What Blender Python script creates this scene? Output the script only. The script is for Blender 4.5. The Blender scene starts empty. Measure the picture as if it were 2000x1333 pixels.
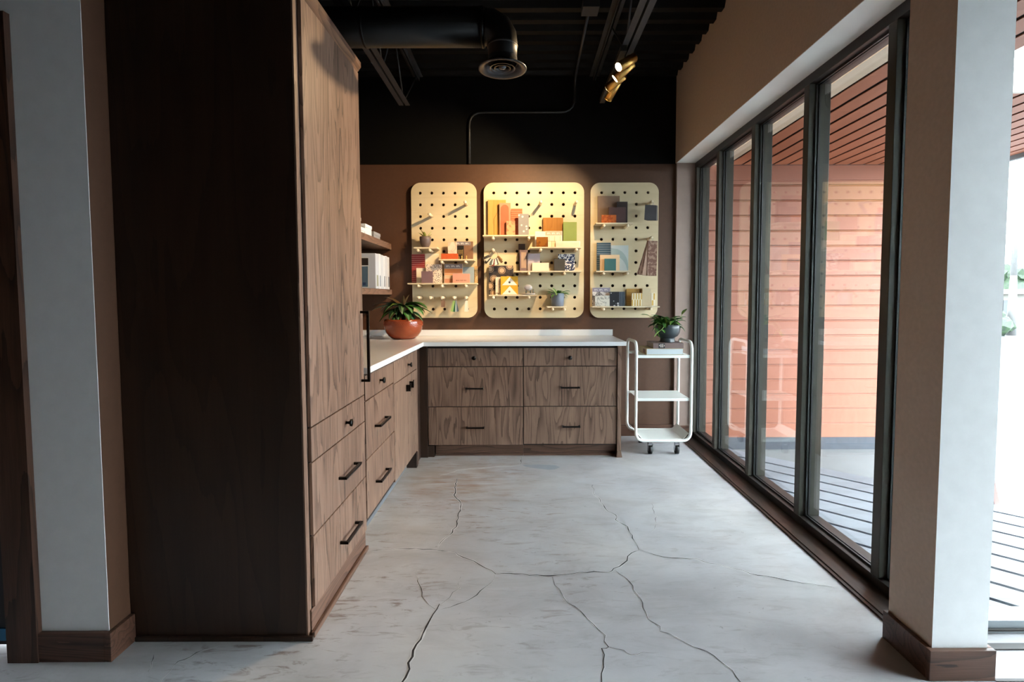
import bpy, bmesh, math, random
from mathutils import Vector, Matrix

random.seed(7)
sc = bpy.context.scene
COL = sc.collection

# ------------------------------------------------------------------ camera
F = 1020.0; CAM_H = 1.267; PITCH = math.radians(3.06); ROLL = math.radians(0.15)
PPX = 1020.0; PPY = 580.0 + F * math.tan(PITCH)
fwd = Vector((0, math.cos(PITCH), -math.sin(PITCH)))
up0 = Vector((0, math.sin(PITCH), math.cos(PITCH))); r0 = Vector((1, 0, 0))
rgt = math.cos(ROLL) * r0 - math.sin(ROLL) * up0
upv = math.cos(ROLL) * up0 + math.sin(ROLL) * r0
cam_d = bpy.data.cameras.new('camera'); cam = bpy.data.objects.new('camera', cam_d); COL.objects.link(cam)
mw = Matrix.Identity(4)
for i in range(3):
    mw[i][0] = rgt[i]; mw[i][1] = upv[i]; mw[i][2] = -fwd[i]
mw[2][3] = CAM_H
cam.matrix_world = mw
cam_d.sensor_width = 36; cam_d.lens = F / 2000 * 36
cam_d.shift_x = -(PPX - 1000) / 2000; cam_d.shift_y = -(666.5 - PPY) / 2000
cam_d.clip_start = 0.05; cam_d.clip_end = 200
sc.camera = cam

# ------------------------------------------------------------------ world, exposure
world = bpy.data.worlds.new('overcast_sky'); sc.world = world; world.use_nodes = True
bg = world.node_tree.nodes['Background']
bg.inputs[0].default_value = (0.85, 0.93, 1.0, 1); bg.inputs[1].default_value = 24.0
sc.view_settings.view_transform = 'Standard'; sc.view_settings.look = 'None'
sc.view_settings.exposure = 0.25; sc.view_settings.gamma = 1.0
sc.view_settings.use_curve_mapping = False
cy = sc.cycles
cy.use_adaptive_sampling = True; cy.adaptive_threshold = .03
cy.max_bounces = 6; cy.diffuse_bounces = 4; cy.glossy_bounces = 2; cy.transmission_bounces = 4; cy.transparent_max_bounces = 10
cy.caustics_reflective = False; cy.caustics_refractive = False; cy.sample_clamp_indirect = 12
SPOT_W = (105, 44, 122, 88)          # watts of the four brass track heads

# measured pixel (2000x1333 frame) -> point at a known real distance
def ray(u, v): return fwd + rgt * ((u - PPX) / F) - upv * ((v - PPY) / F)
def onY(u, v, Y):
    d = ray(u, v); return Vector((0, 0, CAM_H)) + d * (Y / d.y)
def onZ(u, v, Z=0.0):
    d = ray(u, v); return Vector((0, 0, CAM_H)) + d * ((Z - CAM_H) / d.z)
def onX(u, v, X):
    d = ray(u, v); return Vector((0, 0, CAM_H)) + d * (X / d.x)

# ------------------------------------------------------------------ materials
def lin(c):
    if max(c) > 1.0:
        c = [x / 255 for x in c]
        c = [x / 12.92 if x <= .04045 else ((x + .055) / 1.055) ** 2.4 for x in c]
    return (c[0], c[1], c[2], 1.0)

class NT:
    def __init__(s, name):
        s.m = bpy.data.materials.new(name); s.m.use_nodes = True
        s.t = s.m.node_tree; s.n = s.t.nodes; s.l = s.t.links
        s.b = s.n['Principled BSDF']; s.out = s.n['Material Output']
    def add(s, typ, ins=None, **kw):
        nd = s.n.new(typ)
        for k, v in kw.items(): setattr(nd, k, v)
        for k, v in (ins or {}).items(): s.set(nd.inputs[k], v)
        return nd
    def set(s, sock, v):
        if isinstance(v, bpy.types.NodeSocket): s.l.new(v, sock)
        else: sock.default_value = v
    def math(s, op, a, b=0.0, c=0.0):
        nd = s.n.new('ShaderNodeMath'); nd.operation = op
        s.set(nd.inputs[0], a); s.set(nd.inputs[1], b); s.set(nd.inputs[2], c)
        return nd.outputs[0]
    def mix(s, f, a, b):
        nd = s.n.new('ShaderNodeMix'); nd.data_type = 'RGBA'
        s.set(nd.inputs[0], f); s.set(nd.inputs[6], a); s.set(nd.inputs[7], b)
        return nd.outputs[2]
    def coord(s, scale=(1, 1, 1), rot=(0, 0, 0), rnd=True):
        tc = s.n.new('ShaderNodeTexCoord'); mp = s.n.new('ShaderNodeMapping')
        mp.inputs['Scale'].default_value = scale; mp.inputs['Rotation'].default_value = rot
        src = tc.outputs['Object']
        if rnd:
            oi = s.n.new('ShaderNodeObjectInfo')
            ad = s.n.new('ShaderNodeVectorMath'); ad.operation = 'ADD'
            s.l.new(src, ad.inputs[0])
            cm = s.n.new('ShaderNodeCombineXYZ')
            r = s.math('MULTIPLY', oi.outputs['Random'], 13.0)
            for i in range(3): s.l.new(r, cm.inputs[i])
            s.l.new(cm.outputs[0], ad.inputs[1]); src = ad.outputs[0]
        s.l.new(src, mp.inputs[0]); return mp.outputs[0]
    def noise(s, vec, scale, detail=3, rough=.5, dist=0):
        nd = s.add('ShaderNodeTexNoise', {'Vector': vec, 'Scale': scale, 'Detail': detail, 'Roughness': rough, 'Distortion': dist})
        return nd.outputs[0]
    def ramp(s, f, stops, const=False):
        nd = s.n.new('ShaderNodeValToRGB'); s.l.new(f, nd.inputs[0]); cr = nd.color_ramp
        if const: cr.interpolation = 'CONSTANT'
        while len(cr.elements) < len(stops): cr.elements.new(.5)
        for e, (p, c) in zip(cr.elements, stops):
            e.position = p; e.color = c if len(c) == 4 else lin(c)
        return nd.outputs[0]
    def step(s, f, t, w=.02):
        nd = s.n.new('ShaderNodeMapRange'); s.set(nd.inputs[0], f)
        nd.inputs[1].default_value = t - w; nd.inputs[2].default_value = t + w
        return nd.outputs[0]
    def bump(s, h, strength=.2, dist=.002):
        nd = s.add('ShaderNodeBump', {'Height': h, 'Strength': strength, 'Distance': dist})
        s.l.new(nd.outputs[0], s.b.inputs['Normal'])
    def fin(s, color=None, rough=.5, metal=0.0, spec=.5):
        if color is not None: s.set(s.b.inputs['Base Color'], color)
        s.set(s.b.inputs['Roughness'], rough); s.b.inputs['Metallic'].default_value = metal
        s.b.inputs['Specular IOR Level'].default_value = spec
        return s.m

MC = {}
def plain(c, rough=.5, metal=0.0, spec=.5, var=.06, sc_=14, key=None):
    k = (tuple(c), rough, metal, spec, var, sc_)
    if k in MC: return MC[k]
    t = NT('paint_%d' % len(MC)); L = lin(c)
    if var:
        f = t.noise(t.coord(), sc_, 3)
        a = [x * (1 - var * 1.6) for x in L[:3]] + [1]; b = [min(1, x * (1 + var * 1.6)) for x in L[:3]] + [1]
        col = t.ramp(f, [(.25, tuple(a)), (.75, tuple(b))])
    else: col = L
    MC[k] = t.fin(col, rough, metal, spec); return MC[k]

def wood(name, dark, mid, light, axis='Z', rough=.45, s=1.0, contrast=1.0, fig=15.0):
    t = NT(name); st = {'X': (.13, 1, 1), 'Y': (1, .13, 1), 'Z': (1, 1, .13)}[axis]
    fb = {'X': (.035, 1, 1), 'Y': (1, .035, 1), 'Z': (1, 1, .035)}[axis]
    v = t.coord(st); n1 = t.noise(v, 7.0 * s, 2, .4, .2)
    fib = t.noise(t.coord(fb), 170 * s, 3, .65)
    saw = t.math('FRACT', t.math('MULTIPLY_ADD', fib, .25, t.math('MULTIPLY', n1, fig)))
    line = t.math('POWER', saw, 2.6)
    wide = t.noise(t.coord(fb), 9 * s, 2)
    f = t.math('MULTIPLY_ADD', line, -.34 * contrast, .56)
    f = t.math('ADD', f, t.math('MULTIPLY', t.math('SUBTRACT', fib, .5), .55 * contrast))
    f = t.math('ADD', f, t.math('MULTIPLY', t.math('SUBTRACT', wide, .5), .5))
    col = t.ramp(f, [(.12, lin(dark)), (.48, lin(mid)), (.85, lin(light))])
    return t.fin(col, rough, 0, .4)

def stripes(name, c1, c2, pitch, axis='Z', duty=.5, rough=.5, phase=0.0):
    t = NT(name); sp = t.add('ShaderNodeSeparateXYZ', {0: t.coord(rnd=False)})
    w = t.math('FRACT', t.math('ADD', t.math('DIVIDE', sp.outputs['XYZ'.index(axis)], pitch), 50 + phase))
    return t.fin(t.mix(t.step(w, duty, .04), lin(c1), lin(c2)), rough)

def speck(name, base, chip, scale, thr, rough=.5, voro=False, chip2=None):
    t = NT(name); v = t.coord()
    if voro:
        vn = t.add('ShaderNodeTexVoronoi', {'Vector': v, 'Scale': scale}); f = vn.outputs['Distance']
        k = t.math('SUBTRACT', 1.0, t.step(f, thr, .03))
        cc = lin(chip)
        if chip2:
            sel = t.step(t.add('ShaderNodeSeparateColor', {0: vn.outputs['Color']}).outputs[0], .5, .02)
            cc = t.mix(sel, lin(chip), lin(chip2))
    else:
        k = t.step(t.noise(v, scale, 2), thr, .03); cc = lin(chip)
    return t.fin(t.mix(k, lin(base), cc), rough)

def marble(name, base, vein, scale=9, rough=.3):
    t = NT(name); n = t.noise(t.coord(rot=(0, .6, 0)), scale, 4, .6, 1.5)
    f = t.math('ABSOLUTE', t.math('SUBTRACT', n, .5))
    return t.fin(t.ramp(f, [(0, lin(vein)), (.06, lin(base)), (1, lin(base))]), rough)

W_FRONT = wood('oak_front', (62, 45, 37), (118, 92, 77), (150, 122, 104), 'Z', .42)
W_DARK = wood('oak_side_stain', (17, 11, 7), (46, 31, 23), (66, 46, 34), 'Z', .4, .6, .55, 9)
W_RAILX = wood('oak_rail_x', (52, 36, 29), (96, 70, 57), (128, 97, 80), 'X', .45)
W_RAILY = wood('oak_rail_y', (52, 36, 29), (96, 70, 57), (128, 97, 80), 'Y', .45)
W_BASE_X = wood('oak_base_x', (40, 25, 18), (82, 55, 42), (112, 80, 64), 'X', .45)
W_BASE_Y = wood('oak_base_y', (40, 25, 18), (82, 55, 42), (112, 80, 64), 'Y', .45)
W_CASE = wood('oak_casing', (34, 22, 16), (74, 50, 38), (104, 74, 58), 'Z', .45)
W_SILL = wood('oak_sill', (24, 17, 13), (50, 37, 30), (68, 51, 41), 'Y', .4)
W_SHELF = wood('oak_shelf', (70, 50, 38), (112, 84, 68), (140, 108, 90), 'Y', .45)
BIRCH = wood('birch_ply', (200, 180, 144), (212, 194, 158), (220, 204, 170), 'X', .5, 1.2, .4, 4)
BIRCH_X = wood('birch_shelf', (200, 182, 150), (216, 200, 170), (226, 212, 184), 'X', .5, 1.2, .5, 6)
PEGM = wood('peg_dowel', (204, 184, 150), (224, 206, 176), (234, 220, 194), 'Y', .5, 1.5, .4, 5)
BROWN = plain((84, 56, 39), .55, var=.05, sc_=40)
BROWN_LIT = plain((150, 128, 118), .4, var=.04)  # wall paint made lighter, window light put into the colour
TAN = plain((196, 174, 154), .6, var=.04, sc_=60)
WHITEWALL = plain((236, 238, 238), .55, var=.02, sc_=20)
SOFFIT = plain((236, 234, 230), .6, var=.03, sc_=3)
BLACKP = plain((11, 11, 12), .6, 0, .2, var=.15, sc_=20)
BLACKW = plain((10, 10, 11), .75, 0, .15, var=.1, sc_=20)
DUCTM = plain((9, 9, 10), .45, 0, .25, var=.1)
GREYMET = plain((52, 52, 54), .55, .1, var=.12)
BRONZE = plain((66, 63, 56), .45, 0, .25, var=.06)
BRONZE_IN = plain((42, 38, 35), .45, 0, .3, var=.08)
GASKET = plain((8, 8, 9), .5, var=0)
BLACKHW = plain((14, 13, 13), .35, .6, var=0)
QUARTZ = plain((222, 222, 222), .18, var=.012, sc_=6)
CARTW = plain((226, 230, 226), .3, var=.01)
RUBBER = plain((16, 17, 20), .55, var=.05)
CHROME = plain((170, 172, 176), .25, 1.0, var=0)
BRASS = plain((222, 176, 98), .32, 1.0, var=.03)

def glass_mat():
    t = NT('window_glass'); t.n.remove(t.b)
    lw = t.add('ShaderNodeLayerWeight'); lw.inputs[0].default_value = .5
    f5 = t.math('POWER', lw.outputs['Facing'], 5.0)
    fr = t.math('MULTIPLY_ADD', f5, .92, .075)
    tr = t.add('ShaderNodeBsdfTransparent'); tr.inputs[0].default_value = (.95, .975, .97, 1)
    gl = t.add('ShaderNodeBsdfGlossy'); gl.inputs['Roughness'].default_value = 0.0
    mx = t.add('ShaderNodeMixShader'); t.l.new(fr, mx.inputs[0]); t.l.new(tr.outputs[0], mx.inputs[1]); t.l.new(gl.outputs[0], mx.inputs[2])
    t.l.new(mx.outputs[0], t.out.inputs[0]); return t.m
GLASS = glass_mat()

def floor_mat():
    t = NT('whitewashed_concrete'); v = t.coord(rnd=False)
    big = t.noise(v, 1.1, 4, .55, .4); mid = t.noise(v, 5, 5, .6)
    base = t.ramp(big, [(.3, lin((168, 168, 172))), (.5, lin((186, 186, 188))), (.7, lin((198, 197, 196)))])
    base = t.mix(t.math('MULTIPLY', t.step(mid, .55, .25), .3), base, lin((150, 150, 155)))
    cl = t.noise(t.coord((1, 2.2, 1), (0, 0, .3), False), 2.6, 5, .65, .8)
    base = t.mix(t.math('MULTIPLY', t.step(cl, .56, .12), .35), base, lin((138, 134, 132)))
    vs = t.coord((1.6, 6.5, 1), (0, 0, .1), False)
    st = t.noise(vs, 4.2, 6, .7, .9); msk = t.noise(t.coord((1, 1, 1), rnd=False), 1.25, 2)
    sp = t.add('ShaderNodeSeparateXYZ', {0: v})
    left = t.math('SUBTRACT', 1.0, t.add('ShaderNodeMapRange', {0: sp.outputs[0], 1: -.5, 2: 1.1}).outputs[0])
    far = t.add('ShaderNodeMapRange', {0: sp.outputs[1], 1: 1.2, 2: 3.4}).outputs[0]
    k = t.math('MULTIPLY', t.step(st, .60, .06), t.step(msk, .47, .1))
    k = t.math('MULTIPLY', k, t.math('MULTIPLY_ADD', left, .75, .18))
    brown = t.mix(far, lin((112, 106, 104)), lin((128, 98, 76)))
    c = t.mix(k, base, brown)
    spots = t.noise(v, 26, 3, .6); k2 = t.math('MULTIPLY', t.step(spots, .70, .03), .5)
    k2 = t.math('MULTIPLY', k2, t.step(t.noise(v, 1.9, 2), .52, .06))
    c = t.mix(k2, c, lin((104, 98, 92)))
    # warm rusty patch in front of the corner cabinets (a stain in the concrete)
    d = t.add('ShaderNodeVectorMath', {0: v, 1: (-.45, 3.55, 0)}, operation='DISTANCE').outputs['Value']
    d = t.math('ADD', d, t.math('MULTIPLY', t.noise(v, 6, 4), .7))
    k3 = t.math('MULTIPLY', t.math('SUBTRACT', 1.0, t.add('ShaderNodeMapRange', {0: d, 1: .35, 2: .95}).outputs[0]), t.step(t.noise(vs, 3.0, 4), .5, .12))
    c = t.mix(t.math('MULTIPLY', k3, .85), c, lin((146, 104, 66)))
    wm = t.math('MULTIPLY', t.math('MULTIPLY', left, far), t.step(t.noise(v, 2.2, 5, .65, .6), .46, .14))
    c = t.mix(t.math('MULTIPLY', wm, .4), c, lin((160, 142, 122)))
    t.bump(t.noise(v, 40, 4, .6), .12, .003)
    r = t.math('MULTIPLY_ADD', mid, .25, .28)
    return t.fin(c, r, 0, .4)
FLOORM = floor_mat()
CRACK = plain((34, 32, 31), .8, var=.1)
CRACKEDGE = plain((206, 205, 203), .7, var=.05)

# ------------------------------------------------------------------ mesh helpers
ORIG = {}
def mk(name, bm, mat, parent=None, smooth=False, bevel=0.0, origin=None, mats=None):
    bm.normal_update()
    me = bpy.data.meshes.new(name)
    if origin is None:
        if bm.verts:
            lo = [min(v.co[i] for v in bm.verts) for i in range(3)]; hi = [max(v.co[i] for v in bm.verts) for i in range(3)]
            origin = Vector([(a + b) / 2 for a, b in zip(lo, hi)])
        else: origin = Vector()
    origin = Vector(origin)
    bmesh.ops.translate(bm, verts=bm.verts, vec=-origin)
    bm.to_mesh(me); bm.free()
    for m in (mats or [mat]): me.materials.append(m)
    if smooth:
        for p in me.polygons: p.use_smooth = True
    o = bpy.data.objects.new(name, me); COL.objects.link(o)
    ORIG[o.name] = origin
    if parent is not None:
        o.parent = parent; o.location = origin - ORIG[parent.name]
    else: o.location = origin
    if bevel:
        md = o.modifiers.new('bevel', 'BEVEL'); md.width = bevel; md.segments = 2; md.limit_method = 'ANGLE'
    return o

def thing(name, label, cat, loc, group=None):
    o = bpy.data.objects.new(name, None); COL.objects.link(o); o.location = loc; o.empty_display_size = .05
    ORIG[o.name] = Vector(loc); return tag(o, label, cat, group)
def tag(o, label, cat, group=None):
    o['label'] = label; o['category'] = cat
    if group: o['group'] = group
    return o
def struct(o, label=None):
    o['kind'] = 'structure'
    if label: o['label'] = label
    return o
def sempty(name, loc=(0, 0, 0), label=None):
    o = bpy.data.objects.new(name, None); COL.objects.link(o); o.location = loc; ORIG[o.name] = Vector(loc)
    return struct(o, label)

def B(): return bmesh.new()
def box(bm, x0, x1, y0, y1, z0, z1, mi=0):
    vs = [bm.verts.new(p) for p in ((x0, y0, z0), (x1, y0, z0), (x1, y1, z0), (x0, y1, z0), (x0, y0, z1), (x1, y0, z1), (x1, y1, z1), (x0, y1, z1))]
    for f in ((0, 3, 2, 1), (4, 5, 6, 7), (0, 1, 5, 4), (1, 2, 6, 5), (2, 3, 7, 6), (3, 0, 4, 7)):
        fc = bm.faces.new([vs[i] for i in f]); fc.material_index = mi
    return bm
def bx(x0, x1, y0, y1, z0, z1): return box(B(), x0, x1, y0, y1, z0, z1)
def prism(bm, pts, axis, a, b, mi=0):
    """pts polygon in the plane perpendicular to axis, extruded a..b"""
    def P(p, t):
        return {'X': (t, p[0], p[1]), 'Y': (p[0], t, p[1]), 'Z': (p[0], p[1], t)}[axis]
    A = [bm.verts.new(P(p, a)) for p in pts]; Bv = [bm.verts.new(P(p, b)) for p in pts]
    n = len(pts)
    fs = [bm.faces.new(A), bm.faces.new(Bv[::-1])]
    for i in range(n): fs.append(bm.faces.new((A[i], Bv[i], Bv[(i + 1) % n], A[(i + 1) % n])))
    for f in fs: f.material_index = mi
    bmesh.ops.recalc_face_normals(bm, faces=fs)
    return bm
def tube(bm, path, r, seg=8, closed=False, caps=True, mi=0):
    pts = [Vector(p) for p in path]; n = len(pts); rings = []
    prev = None
    for i, p in enumerate(pts):
        if closed: d = (pts[(i + 1) % n] - pts[i - 1]).normalized()
        else: d = (pts[min(i + 1, n - 1)] - pts[max(i - 1, 0)]).normalized()
        if prev is None:
            a = Vector((0, 0, 1)) if abs(d.z) < .9 else Vector((1, 0, 0))
            x = d.cross(a).normalized()
        else:
            x = (prev - d * prev.dot(d)).normalized()
        prev = x; y = d.cross(x)
        rr = r[i] if isinstance(r, (list, tuple)) else r
        rings.append([bm.verts.new(p + (x * math.cos(k * 2 * math.pi / seg) + y * math.sin(k * 2 * math.pi / seg)) * rr) for k in range(seg)])
    fs = []
    m = n if closed else n - 1
    for i in range(m):
        A, C = rings[i], rings[(i + 1) % n]
        off = 0
        if closed and i == n - 1:
            off = min(range(seg), key=lambda o: (A[0].co - C[o].co).length)
        for k in range(seg):
            fs.append(bm.faces.new((A[k], A[(k + 1) % seg], C[(k + 1 + off) % seg], C[(k + off) % seg])))
    if caps and not closed: fs += [bm.faces.new(rings[0][::-1]), bm.faces.new(rings[-1])]
    for f in fs: f.material_index = mi; f.smooth = True
    bmesh.ops.recalc_face_normals(bm, faces=fs)
    return bm
def lathe(bm, prof, c, seg=28, mi=0, close=True):
    """prof [(r,z)] around the vertical axis at c"""
    rings = []
    for r, z in prof:
        rings.append([bm.verts.new((c[0] + r * math.cos(k * 2 * math.pi / seg), c[1] + r * math.sin(k * 2 * math.pi / seg), c[2] + z)) for k in range(seg)])
    fs = []
    for A, C in zip(rings, rings[1:]):
        for k in range(seg): fs.append(bm.faces.new((A[k], A[(k + 1) % seg], C[(k + 1) % seg], C[k])))
    if close: fs += [bm.faces.new(rings[0][::-1]), bm.faces.new(rings[-1])]
    for f in fs: f.material_index = mi; f.smooth = True
    return bm
def disc(bm, c, r, n, t, seg=18):
    """flat coin, axis along n"""
    n = Vector(n).normalized(); return tube(bm, [Vector(c), Vector(c) + n * t], r, seg)
def arc(c, r, a0, a1, plane, n=5):
    """points on an arc; plane = two unit vectors"""
    return [Vector(c) + Vector(plane[0]) * r * math.cos(a0 + (a1 - a0) * i / n) + Vector(plane[1]) * r * math.sin(a0 + (a1 - a0) * i / n) for i in range(n + 1)]
def bend(path, r, n=4):
    """round the corners of a polyline"""
    P = [Vector(p) for p in path]; out = [P[0]]
    for a, b, c in zip(P, P[1:], P[2:]):
        d1 = (a - b); d2 = (c - b); rr = min(r, d1.length * .5, d2.length * .5)
        s = b + d1.normalized() * rr; e = b + d2.normalized() * rr
        for i in range(n + 1):
            t = i / n; out.append(s * (1 - t) ** 2 + b * 2 * t * (1 - t) + e * t * t)
    return out + [P[-1]]
def bend_closed(path, r, n=4):
    P = [Vector(p) for p in path]; out = []; N = len(P)
    for i in range(N):
        a, b, c = P[i - 1], P[i], P[(i + 1) % N]
        d1 = (a - b); d2 = (c - b); rr = min(r, d1.length * .49, d2.length * .49)
        s = b + d1.normalized() * rr; e = b + d2.normalized() * rr
        for k in range(n + 1):
            t = k / n; out.append(s * (1 - t) ** 2 + b * 2 * t * (1 - t) + e * t * t)
    return out
def copy_tree(o, loc=None, parent=None):
    c = o.copy(); COL.objects.link(c); c.parent = parent; ORIG[c.name] = ORIG.get(o.name, Vector())
    if loc is not None: c.location = loc; ORIG[c.name] = Vector(loc)
    for ch in o.children: copy_tree(ch, None, c)
    return c

# ------------------------------------------------------------------ key dimensions
YB = 4.70            # back wall
XL = -1.45           # left wall
XF = 1.525           # storefront, room side
XG = 1.57            # glass
XO = 1.64            # storefront, outer side
YSTUB = 1.77
ZSOF = 2.44; ZCEIL = 3.20
CX = -.782           # cabinet door faces on the left run
XR, YR = 3.4, -4.6   # unseen rest of the room; side wall drawn in to light the column

# ------------------------------------------------------------------ floor
fb = B()
pts = [(-4.0, YR), (XR, YR), (XR, 1.93), (XO, 1.93), (XO, 4.95), (-4.0, 4.95)]
prism(fb, pts, 'Z', -.10, 0.0)
floor = struct(mk('floor', fb, FLOORM, origin=(0, 0, 0)), 'cracked whitewashed concrete floor')

def crackline(pts, w, jit=.007, edge=True):
    P = [Vector((p.x, p.y)) for p in pts]; Q = []
    for a, b in zip(P, P[1:]):
        n = max(2, int((b - a).length / .03))
        for i in range(n):
            q = a.lerp(b, i / n); d = (b - a).normalized(); nn = Vector((-d.y, d.x))
            Q.append(q + nn * random.uniform(-jit, jit))
    Q.append(P[-1])
    def ribbon(width, z, vary):
        bm = B(); prev = None
        for i, q in enumerate(Q):
            d = (Q[min(i + 1, len(Q) - 1)] - Q[max(i - 1, 0)]).normalized(); nn = Vector((-d.y, d.x))
            t = min(1, i / 4, (len(Q) - 1 - i) / 4 + .25)
            ww = width * (.35 + .65 * t) * random.uniform(1 - vary, 1 + vary)
            a = bm.verts.new((*(q + nn * ww), z)); b = bm.verts.new((*(q - nn * ww), z))
            if prev: bm.faces.new((prev[0], prev[1], b, a))
            prev = (a, b)
        bmesh.ops.recalc_face_normals(bm, faces=bm.faces)
        return bm
    c = mk('crack', ribbon(w, .0009, .55), CRACK, floor)
    if not edge: c.data.materials[0] = plain((204, 203, 200), .7, var=.05); c.name = 'filled_seam'
    if edge: mk('chipped_edge', ribbon(w * 2.4, .0005, .5), CRACKEDGE, c)
def c8(l): return [onZ(700 + x / 2.5, 880 + y / 2.5) for x, y in l]
CR = [([(50,490),(250,480),(385,485),(470,500),(560,545),(620,575),(670,605)], .0022),
      ([(670,605),(800,605),(940,618),(1050,602),(1150,592),(1215,595),(1250,580),(1310,540),(1330,500),(1370,490)], .0024),
      ([(1370,490),(1480,520),(1650,532),(1750,560),(1850,580),(1950,612),(2320,672)], .0019),
      ([(390,480),(400,450),(440,415),(480,375),(490,320),(500,255),(470,230),(475,180),(482,140)], .0025),
      ([(1370,490),(1340,430),(1310,375),(1255,340),(1260,315),(1205,290),(1180,245),(1150,210),(1143,170)], .002),
      ([(670,610),(650,650),(600,690),(520,740),(450,770),(400,780)], .0014),
      ([(400,752),(345,830),(310,900),(285,950),(255,1010),(245,1070),(190,1200)], .003),
      ([(375,778),(320,735),(295,660),(283,585)], .0012),
      ([(380,775),(440,720),(490,675),(500,620)], .0009),
      ([(940,620),(975,680),(1030,745),(1080,780),(1150,850),(1200,905),(1218,960),(1195,970),(1190,1060),(1193,1200)], .0014),
      ([(1218,960),(1300,975),(1330,1000),(1390,985),(1470,992)], .0009),
      ([(1250,582),(1320,645),(1365,700),(1390,770),(1420,825),(1465,860),(1470,890),(1550,910),(1640,960),(1700,985),(1760,1030),(1820,1075),(1900,1180)], .0013),
      ([(1430,262),(1445,300),(1460,360),(1430,400)], .0009)]
for l, w in CR: crackline(c8(l), w)
def c4(l): return [onZ(x / 2.777, 900 + y / 2.777) for x, y in l]
crackline(c4([(800,1150),(820,1100),(835,1055)]), .0012)
crackline(c4([(850,1240),(920,1140),(970,1095),(1030,1065),(1110,1030),(1200,1000)]), .0012)
PATCHG = plain((150, 154, 160), .6, var=.04)
pb = B(); ps = c8([(800,72),(880,70),(960,74),(985,83),(960,94),(930,96),(860,88),(815,80)])
pb.faces.new([pb.verts.new((p.x, p.y, .0008)) for p in ps][::-1]); bmesh.ops.recalc_face_normals(pb, faces=pb.faces)
mk('repair_patch', pb, PATCHG, floor)
seam = c8([(400,125),(500,95),(700,80),(790,72)]); crackline(seam, .006, .008, False)
crackline(c8([(790,72),(797,52),(795,35)]), .0022)

# ------------------------------------------------------------------ walls
struct(mk('wall_back', bx(-1.6, XO, YB, YB + .2, 0, ZSOF), BROWN), 'chocolate brown back wall')
struct(mk('wall_back_upper', bx(-1.6, XO, YB, YB + .2, ZSOF, ZCEIL + .1), BLACKW), 'black painted upper part of the back wall')
struct(mk('wall_corner', bx(1.366, XO, YB - .035, YB - .0005, 0, ZSOF - .001), BROWN_LIT), 'wall strip between brown wall and window, lightened for daylight')
wl = B(); box(wl, -1.6, XL, YSTUB + .0025, YB, 0, ZSOF)
struct(mk('wall_left', wl, BROWN), 'brown left wall behind the cabinets')
struct(mk('wall_left_upper', bx(-1.6, XL, YSTUB + .0025, YB, ZSOF, ZCEIL + .1), BLACKW), 'black upper part of the left wall')
wf = B(); box(wf, -1.79 + .05, XL, YSTUB, YSTUB + .002, 0, ZCEIL + .1)
box(wf, -4.0, -1.74, YSTUB, YSTUB + .011, 2.215, ZCEIL + .1); box(wf, -4.0, -2.75, YSTUB, YSTUB + .011, 0, 2.215)
struct(mk('wall_front_left', wf, WHITEWALL), 'white wall end beside the dark wood casing')
# casing, door, baseboards
trim = struct(mk('trim_1', bx(-1.79, -1.684, YSTUB - .022, YSTUB - .0005, .0, 2.2), W_CASE), 'dark stained oak door casing')
struct(mk('trim_2', bx(-2.75, -1.79, YSTUB - .022, YSTUB - .0005, 2.095, 2.2), W_CASE), 'oak head casing over the doorway')
d1 = struct(mk('door_1', bx(-2.75, -1.742, YSTUB + .06, YSTUB + .10, .012, 2.2), plain((20, 19, 22), .5, var=.1)), 'dark door behind the casing')
mk('lit_threshold', bx(-2.70, -1.76, YSTUB + .052, YSTUB + .0598, .03, .075), plain((70, 130, 165), .25, .9, var=.03), d1)  # strip coloured blue for the light coming under the door
bs = B(); box(bs, -1.6839, -1.4535, YSTUB - .0185, YSTUB - .0005, 0, .103); box(bs, XL + .0005, XL + .0185, YSTUB - .0185, 1.868, 0, .103)
box(bs, -1.4535, XL + .0005, YSTUB - .0185, YSTUB - .0005, 0, .103)
struct(mk('baseboard_left', bs, W_BASE_X, bevel=.003), 'dark oak baseboard wrapping the white wall end')
struct(mk('baseboard_back', bx(.78, 1.366, YB - .016, YB - .0005, 0, .103), W_BASE_X, bevel=.003), 'oak baseboard under the cart')
struct(mk('baseboard_corner', bx(1.366, 1.52, YB - .051, YB - .0355, 0, .103), W_BASE_X, bevel=.003), 'short oak baseboard at the window corner')
# bulkhead over the storefront
bh = bx(1.362, XO, 1.93, YB, ZSOF + .004, ZCEIL + .1)
struct(mk('wall_right_upper', bh, TAN), 'tan bulkhead over the storefront windows')
struct(mk('ceiling_soffit', bx(1.362, XO, 1.93, YB - .036, ZSOF, ZSOF + .0038), SOFFIT), 'white soffit strip above the windows')
struct(mk('wall_front_header', bx(1.53, XR, 1.93, 2.05, ZSOF, ZCEIL + .1), TAN))
# column
cb = B(); box(cb, 1.352, 1.535, 1.668, 1.872, 0, ZCEIL)
for f in cb.faces:
    f.material_index = 0 if f.normal.y < -.5 else 1
cb.normal_update()
for f in cb.faces: f.material_index = 0 if (f.normal.y < -.5 or f.normal.x > .5) else 1
colm = struct(mk('wall_column', cb, None, mats=[WHITEWALL, TAN]), 'white and tan square column between the windows')
kb = B(); k0, k1, k2, k3 = 1.334, 1.5515, 1.6505, 1.876
for a in ((k0, k1, k2, 1.6675), (k0, 1.3515, 1.6675, k3), (1.5355, k1, 1.6675, k3)): box(kb, a[0], a[1], a[2], a[3], 0, .104)
struct(mk('baseboard_column', kb, W_BASE_X, bevel=.002), 'oak plinth around the foot of the column')
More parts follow.
